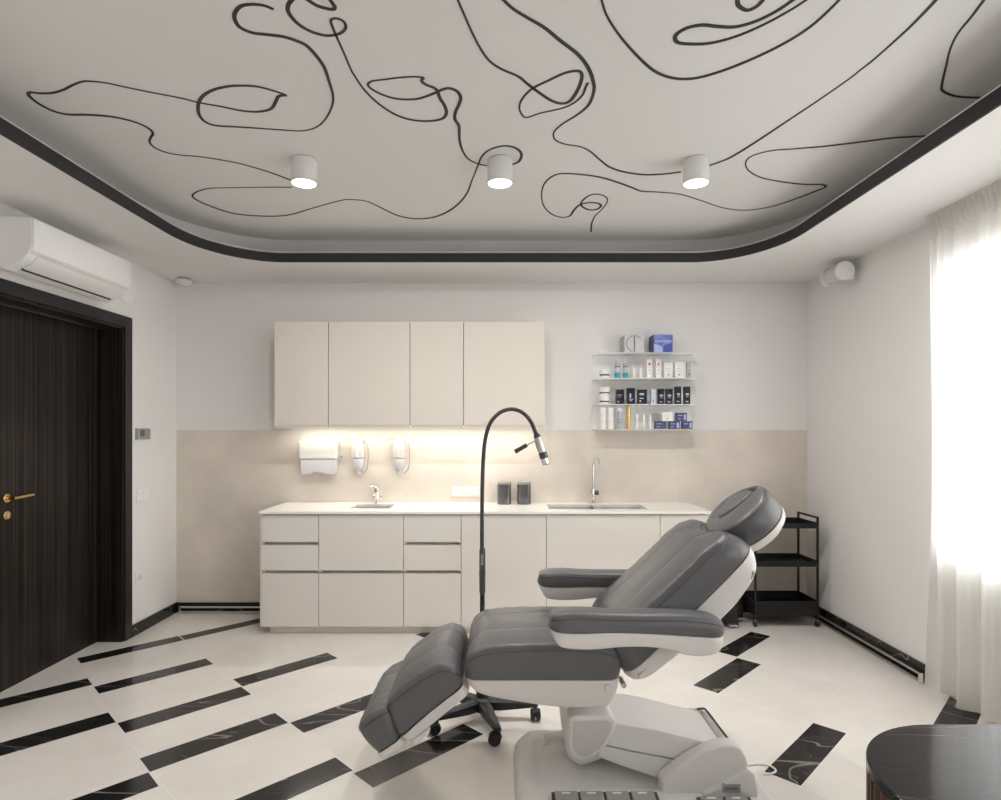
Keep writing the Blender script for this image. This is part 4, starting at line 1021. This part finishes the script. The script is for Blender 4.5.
q = W(622.5, 682.5, YN+.08); obj('hinge', MB().lathe([(.009, YN+.048), (.011, YN+.05), (.011, YN+.12), (.009, YN+.122)], q.x, q.z, 16, 'y'), M['steel'], ch)

# --- arm rests: padded top on a white moulded shell
YA = YN-.125
def arm(y0, y1, mirror):
    yc, hw = (y0+y1)/2, (y1-y0)/2; g = lambda pts: XZ(pts, YA)
    top = g([(550.5, 626), (556, 621), (580, 619), (612, 620.5), (650, 621), (690, 621.5), (718, 625.5), (728, 631)])
    bot = g([(550.5, 632), (556, 633), (580, 633.5), (612, 632.5), (650, 633.5), (690, 636), (718, 637.5), (727.5, 638.5)])
    o = pad('armrest_pad', top, bot, yc, hw, rc=.058, crown=.010, edge=.018, bulge=.005, nu=44, nv=20, wr=.0006)
    st = g([(551, 633), (580, 634.5), (612, 633.5), (650, 634.5), (690, 637), (727, 639.5)])
    sb = g([(553, 638), (563, 646.5), (590, 648.5), (622, 646), (650, 646), (672, 649), (686, 653.5), (702, 655), (718, 651.5), (727, 642)])
    mb, _ = cushion(sb, st, yc, hw-.004, rc=.055, crown=0, edge=.012, bulge=.003, wr=0, nu=40, nv=20)
    s_ = obj('armrest_shell', mb, M['shell'], ch, sharp=60)
    a, b = (y1-.03, YN+.03) if not mirror else (YC+HW-.03, y0+.03)
    q = g([(640, 634), (668, 634), (672, 643), (640, 643)])
    obj('bracket', MB().prism(q, a, b, .004), M['offwhite'], s_)
arm(YA, YN-.006, False)
arm(YC+HW+.006, YC+HW+.125, True)

# --- headrest: round pad with an inset face plug, on a white dish
th = math.radians(42); e1 = Vector((math.cos(th), 0, math.sin(th))); e2 = Vector((0, 1, 0)); en = Vector((-math.sin(th), 0, math.cos(th)))
hc = W(734.5, 509.0, YC); HR = .163; KA, KB = .93, 1.12
def plug(a, b):
    """signed distance to the oval of the face opening"""
    ca, cb, A, B = .026, .030, .104, .078
    r = math.hypot((a-ca)/A, (b-cb)/B); return (r-1)*min(A, B)
hm = MB(); rings = []; NA = 96
rad = [0]+[HR*t/64 for t in range(1, 64)]+[HR*.995]
for r_ in rad[1:]:
    ring_ = []
    for k in range(NA):
        t = 2*PI*k/NA; a, b = r_*math.cos(t)*KA, r_*math.sin(t)*KB
        h = .028*(1-(r_/HR)**2)**.5
        d_ = plug(a, b); fade = .12+.88*max(0, min(1, .55-(b-.02)/.08+max(0, a)/.10))
        h -= .028*math.exp(-(d_/.0095)**2)*fade
        if d_ < 0: h -= .004
        ring_.append(hc+e1*a+e2*b+en*(h-.004))
    rings.append(ring_)
for dr_, dz in ((.004, -.010), (.008, -.036), (.009, -.066), (.005, -.096), (.0, -.106)):
    rings.append([hc+e1*KA*(HR+dr_)*math.cos(2*PI*k/NA)+e2*KB*(HR+dr_)*math.sin(2*PI*k/NA)+en*dz for k in range(NA)])
rings.append([hc+e1*KA*(HR-.03)*math.cos(2*PI*k/NA)+e2*KB*(HR-.03)*math.sin(2*PI*k/NA)+en*-.107 for k in range(NA)])
hm.grid([r_+[r_[0]] for r_ in rings])
bmesh.ops.remove_doubles(hm.bm, verts=hm.bm.verts, dist=1e-6)
vv = [hm.bm.verts.new(p) for p in rings[0]]; hm.bm.faces.new(vv)
hr = obj('headrest', hm, M['leather'], ch, sharp=70)
obj('piping', MB().tube([hc+e1*KA*(HR+.001)*math.cos(2*PI*k/64)+e2*KB*(HR+.001)*math.sin(2*PI*k/64)+en*-.004 for k in range(64)], .0024, 6, closed=True), M['leather_dark'], hr)
dm = MB(); rr = []
for q, dz in ((.02, -.162), (HR*.5, -.160), (HR*.82, -.152), (HR*.98, -.134), (HR+.005, -.116), (HR+.004, -.1065), (HR-.02, -.1065), (.02, -.1065)):
    rr.append([hc+e1*KA*q*math.cos(2*PI*k/64)+e2*KB*q*math.sin(2*PI*k/64)+en*dz for k in range(65)])
dm.grid(rr); obj('headrest_dish', dm, M['shell'], ch, sharp=50)
pm = MB()
for dy in (-.035, .035): pm.tube([hc+e1*-.02+e2*dy+en*-.155, Vector((.955, YC+dy, .955))], .008, 10)
obj('headrest_bar', pm, M['steel'], ch)
# --- lifting column and arm
YK = 2.47
kp = XZ([(569, 719), (575, 716), (606, 716), (613, 717.5), (616.5, 723), (615, 732), (610, 742), (603, 751), (594, 757.5), (583, 761), (575, 760), (570.5, 755), (568.5, 745)], YK)
kb_ = MB().prism(kp, YK, YK+.36, .012, 3); o = obj('column', kb_, M['base'], ch, sharp=45)
ki = XZ([(574, 721), (606, 720), (611.5, 723), (610.5, 731), (606, 741), (599, 749.5), (590, 755), (581, 757), (576, 753), (573, 744)], YK)
obj('column_cap', MB().prism(ki, YK-.003, YK+.02, .003), M['cap'], o)
obj('column_neck', MB().prism([(.262, .41), (.262, .32), (.285, .12), (.34, .08), (.45, .12), (.46, .41)], 2.56, 2.82, .02, 3), M['base'], ch)
YL = 2.50
au = XZ([(598, 722), (614, 723), (630, 725.5), (655, 729.5), (690, 738), (724, 746.5), (726, 752), (686, 761.5), (655, 755.5), (630, 750.8), (600, 744)], YL)
obj('lift_arm_cover', MB().prism(au, YL, YL+.315, .006, 3), M['base'], ch, sharp=45)
al = XZ([(600, 745.2), (630, 752), (655, 756.7), (686, 762.7), (663, 780.5), (645, 774), (630, 769), (612, 762.5), (598, 757)], YL)
obj('lift_arm_body', MB().prism(al, YL+.001, YL+.314, .004, 2), M['base'], ch, sharp=45)

# --- base: moulded deck with a raised ridge, tower round the arm, foot keys
BY0, BY1 = 2.20, 2.86; BX0, BX1 = .066, 1.07
def sm(t): t = max(0, min(1, t)); return t*t*(3-2*t)
def deck(u, v, x, y):
    z = .034+.050*sm((y-2.47)/.22)
    z -= .012*sm((x-.135)/.02)*sm((y-2.45)/.04)*(1-sm((y-2.72)/.05))
    z -= .05*sm((x-.99)/.10)
    return z-.05
bt = [(BX0, .05), (.3, .05), (.7, .05), (BX1, .05)]; bb = [(BX0-.004, .004), (.3, .004), (.7, .004), (BX1+.004, .004)]
mb, _ = cushion(bt, bb, (BY0+BY1)/2, (BY1-BY0)/2, rc=.10, crown=0, edge=.03, bulge=.002, wr=0, nu=70, nv=70, hfun=lambda u, v, x, y: deck(u, v, x, y)*min(1, 12*(1-abs(v)), 14*min(u, 1-u)))
bs = obj('base', mb, M['base'], ch, sharp=60)
obj('base_handle', MB().tube(smooth_path([(.205, 2.73, .09), (.205, 2.73, .126), (.215, 2.73, .134), (.29, 2.73, .134)], 4), .010, 12), M['white'], bs)
obj('seal', MB().tube(smooth_path([W(697, 709, 2.82), W(701, 708.6, 2.815), W(706, 710, 2.80), W(719, 727, 2.64), W(732.5, 744.5, 2.49)], 4), .0045, 8), M['black'], bs)
YT = 2.425
tw = XZ([(662, 781), (676, 769.5), (692, 758.5), (709, 749.5), (722, 745.5), (734, 745.5), (742, 749.5), (747, 758), (751, 772), (753, 790), (752, 800), (662, 800)], YT)
obj('tower_flank', MB().prism(tw, YT, YT+.07, .010, 3), M['base'], bs, sharp=45)
obj('tower_flank', MB().prism([(x_, z_-.035 if z_ > .06 else z_) for x_, z_ in tw], 2.818, 2.845, .010, 3), M['base'], bs, sharp=45)
tb = [(.93, .03), (.93, .185), (.945, .205), (.962, .202), (.985, .175), (1.005, .10), (1.02, .03)]
obj('tower_back', MB().prism(tb, YT+.03, 2.815, .010, 3), M['base'], bs, sharp=45)
tr_ = XZ([(701, 791), (718, 782), (738, 770), (746, 765.5), (752, 770), (756, 790), (754, 796), (701, 796)], YT)
rg = obj('tower_rib', MB().prism(tr_, YT-.028, YT+.01, .008, 3), M['base'], bs, sharp=45)
a, b = W(722.5, 784, YT-.029), W(740.5, 792.5, YT-.029)
pl_ = obj('name_plate', MB().box(a.x, b.x, YT-.031, YT-.02, b.z, a.z, .001), M['key'], rg)
for i in range(9):
    w_ = (b.x-a.x)*.08; xx = a.x+(b.x-a.x)*(.12+.083*i); zc = (a.z+b.z)/2
    obj('letter', MB().box(xx, xx+w_*.7, YT-.0316, YT-.0305, zc-.004, zc+.003+.002*(i % 2)), M['dgrey'], pl_)
def keys(px0, px1, n, yk, y0):
    z = EYE-(yk-VY)*y0/FPX
    x0, x1 = (px0-VX)*y0/FPX, (px1-VX)*y0/FPX; w_ = (x1-x0)/n
    obj('key_well', MB().prism([(y0+.002, z-.02), (y0+.002, z-.006), (y0-.16, z-.036), (y0-.16, z-.05)], x0-.012, x1+.004, .002, axis='x'), M['dgrey'], bs)
    for i in range(n):
        a, b = x0+i*w_, x0+i*w_+w_-.010
        kk = obj('foot_key', MB().prism([(y0, z-.02), (y0, z), (y0-.15, z-.030), (y0-.15, z-.05)], a, b, .003, 2, axis='x'), M['key'], bs)
        c = (a+b)/2
        obj('print', MB().prism([(y0-.008, z-.0010), (y0-.016, z-.0026), (y0-.016, z-.004), (y0-.008, z-.003)], c-.018, c+.016, axis='x'), M['white'], kk)
keys(554.5, 656, 4, 790.5, 2.40)
keys(699.5, 749, 2, 795.5, 2.385)

# power cord on the floor behind the chair
co = smooth_path([(1.088, 2.70, .006), (1.11, 2.72, .0055), (1.15, 2.73, .0055), (1.20, 2.72, .0055), (1.215, 2.68, .0055), (1.19, 2.655, .0055), (1.15, 2.65, .0055)], 6)
tag(obj('power_cord', MB().tube(co, .0045, 8), M['white'], loc=(1.14, 2.70, 0)), 'white power cord lying on the floor behind the chair base', 'cord')
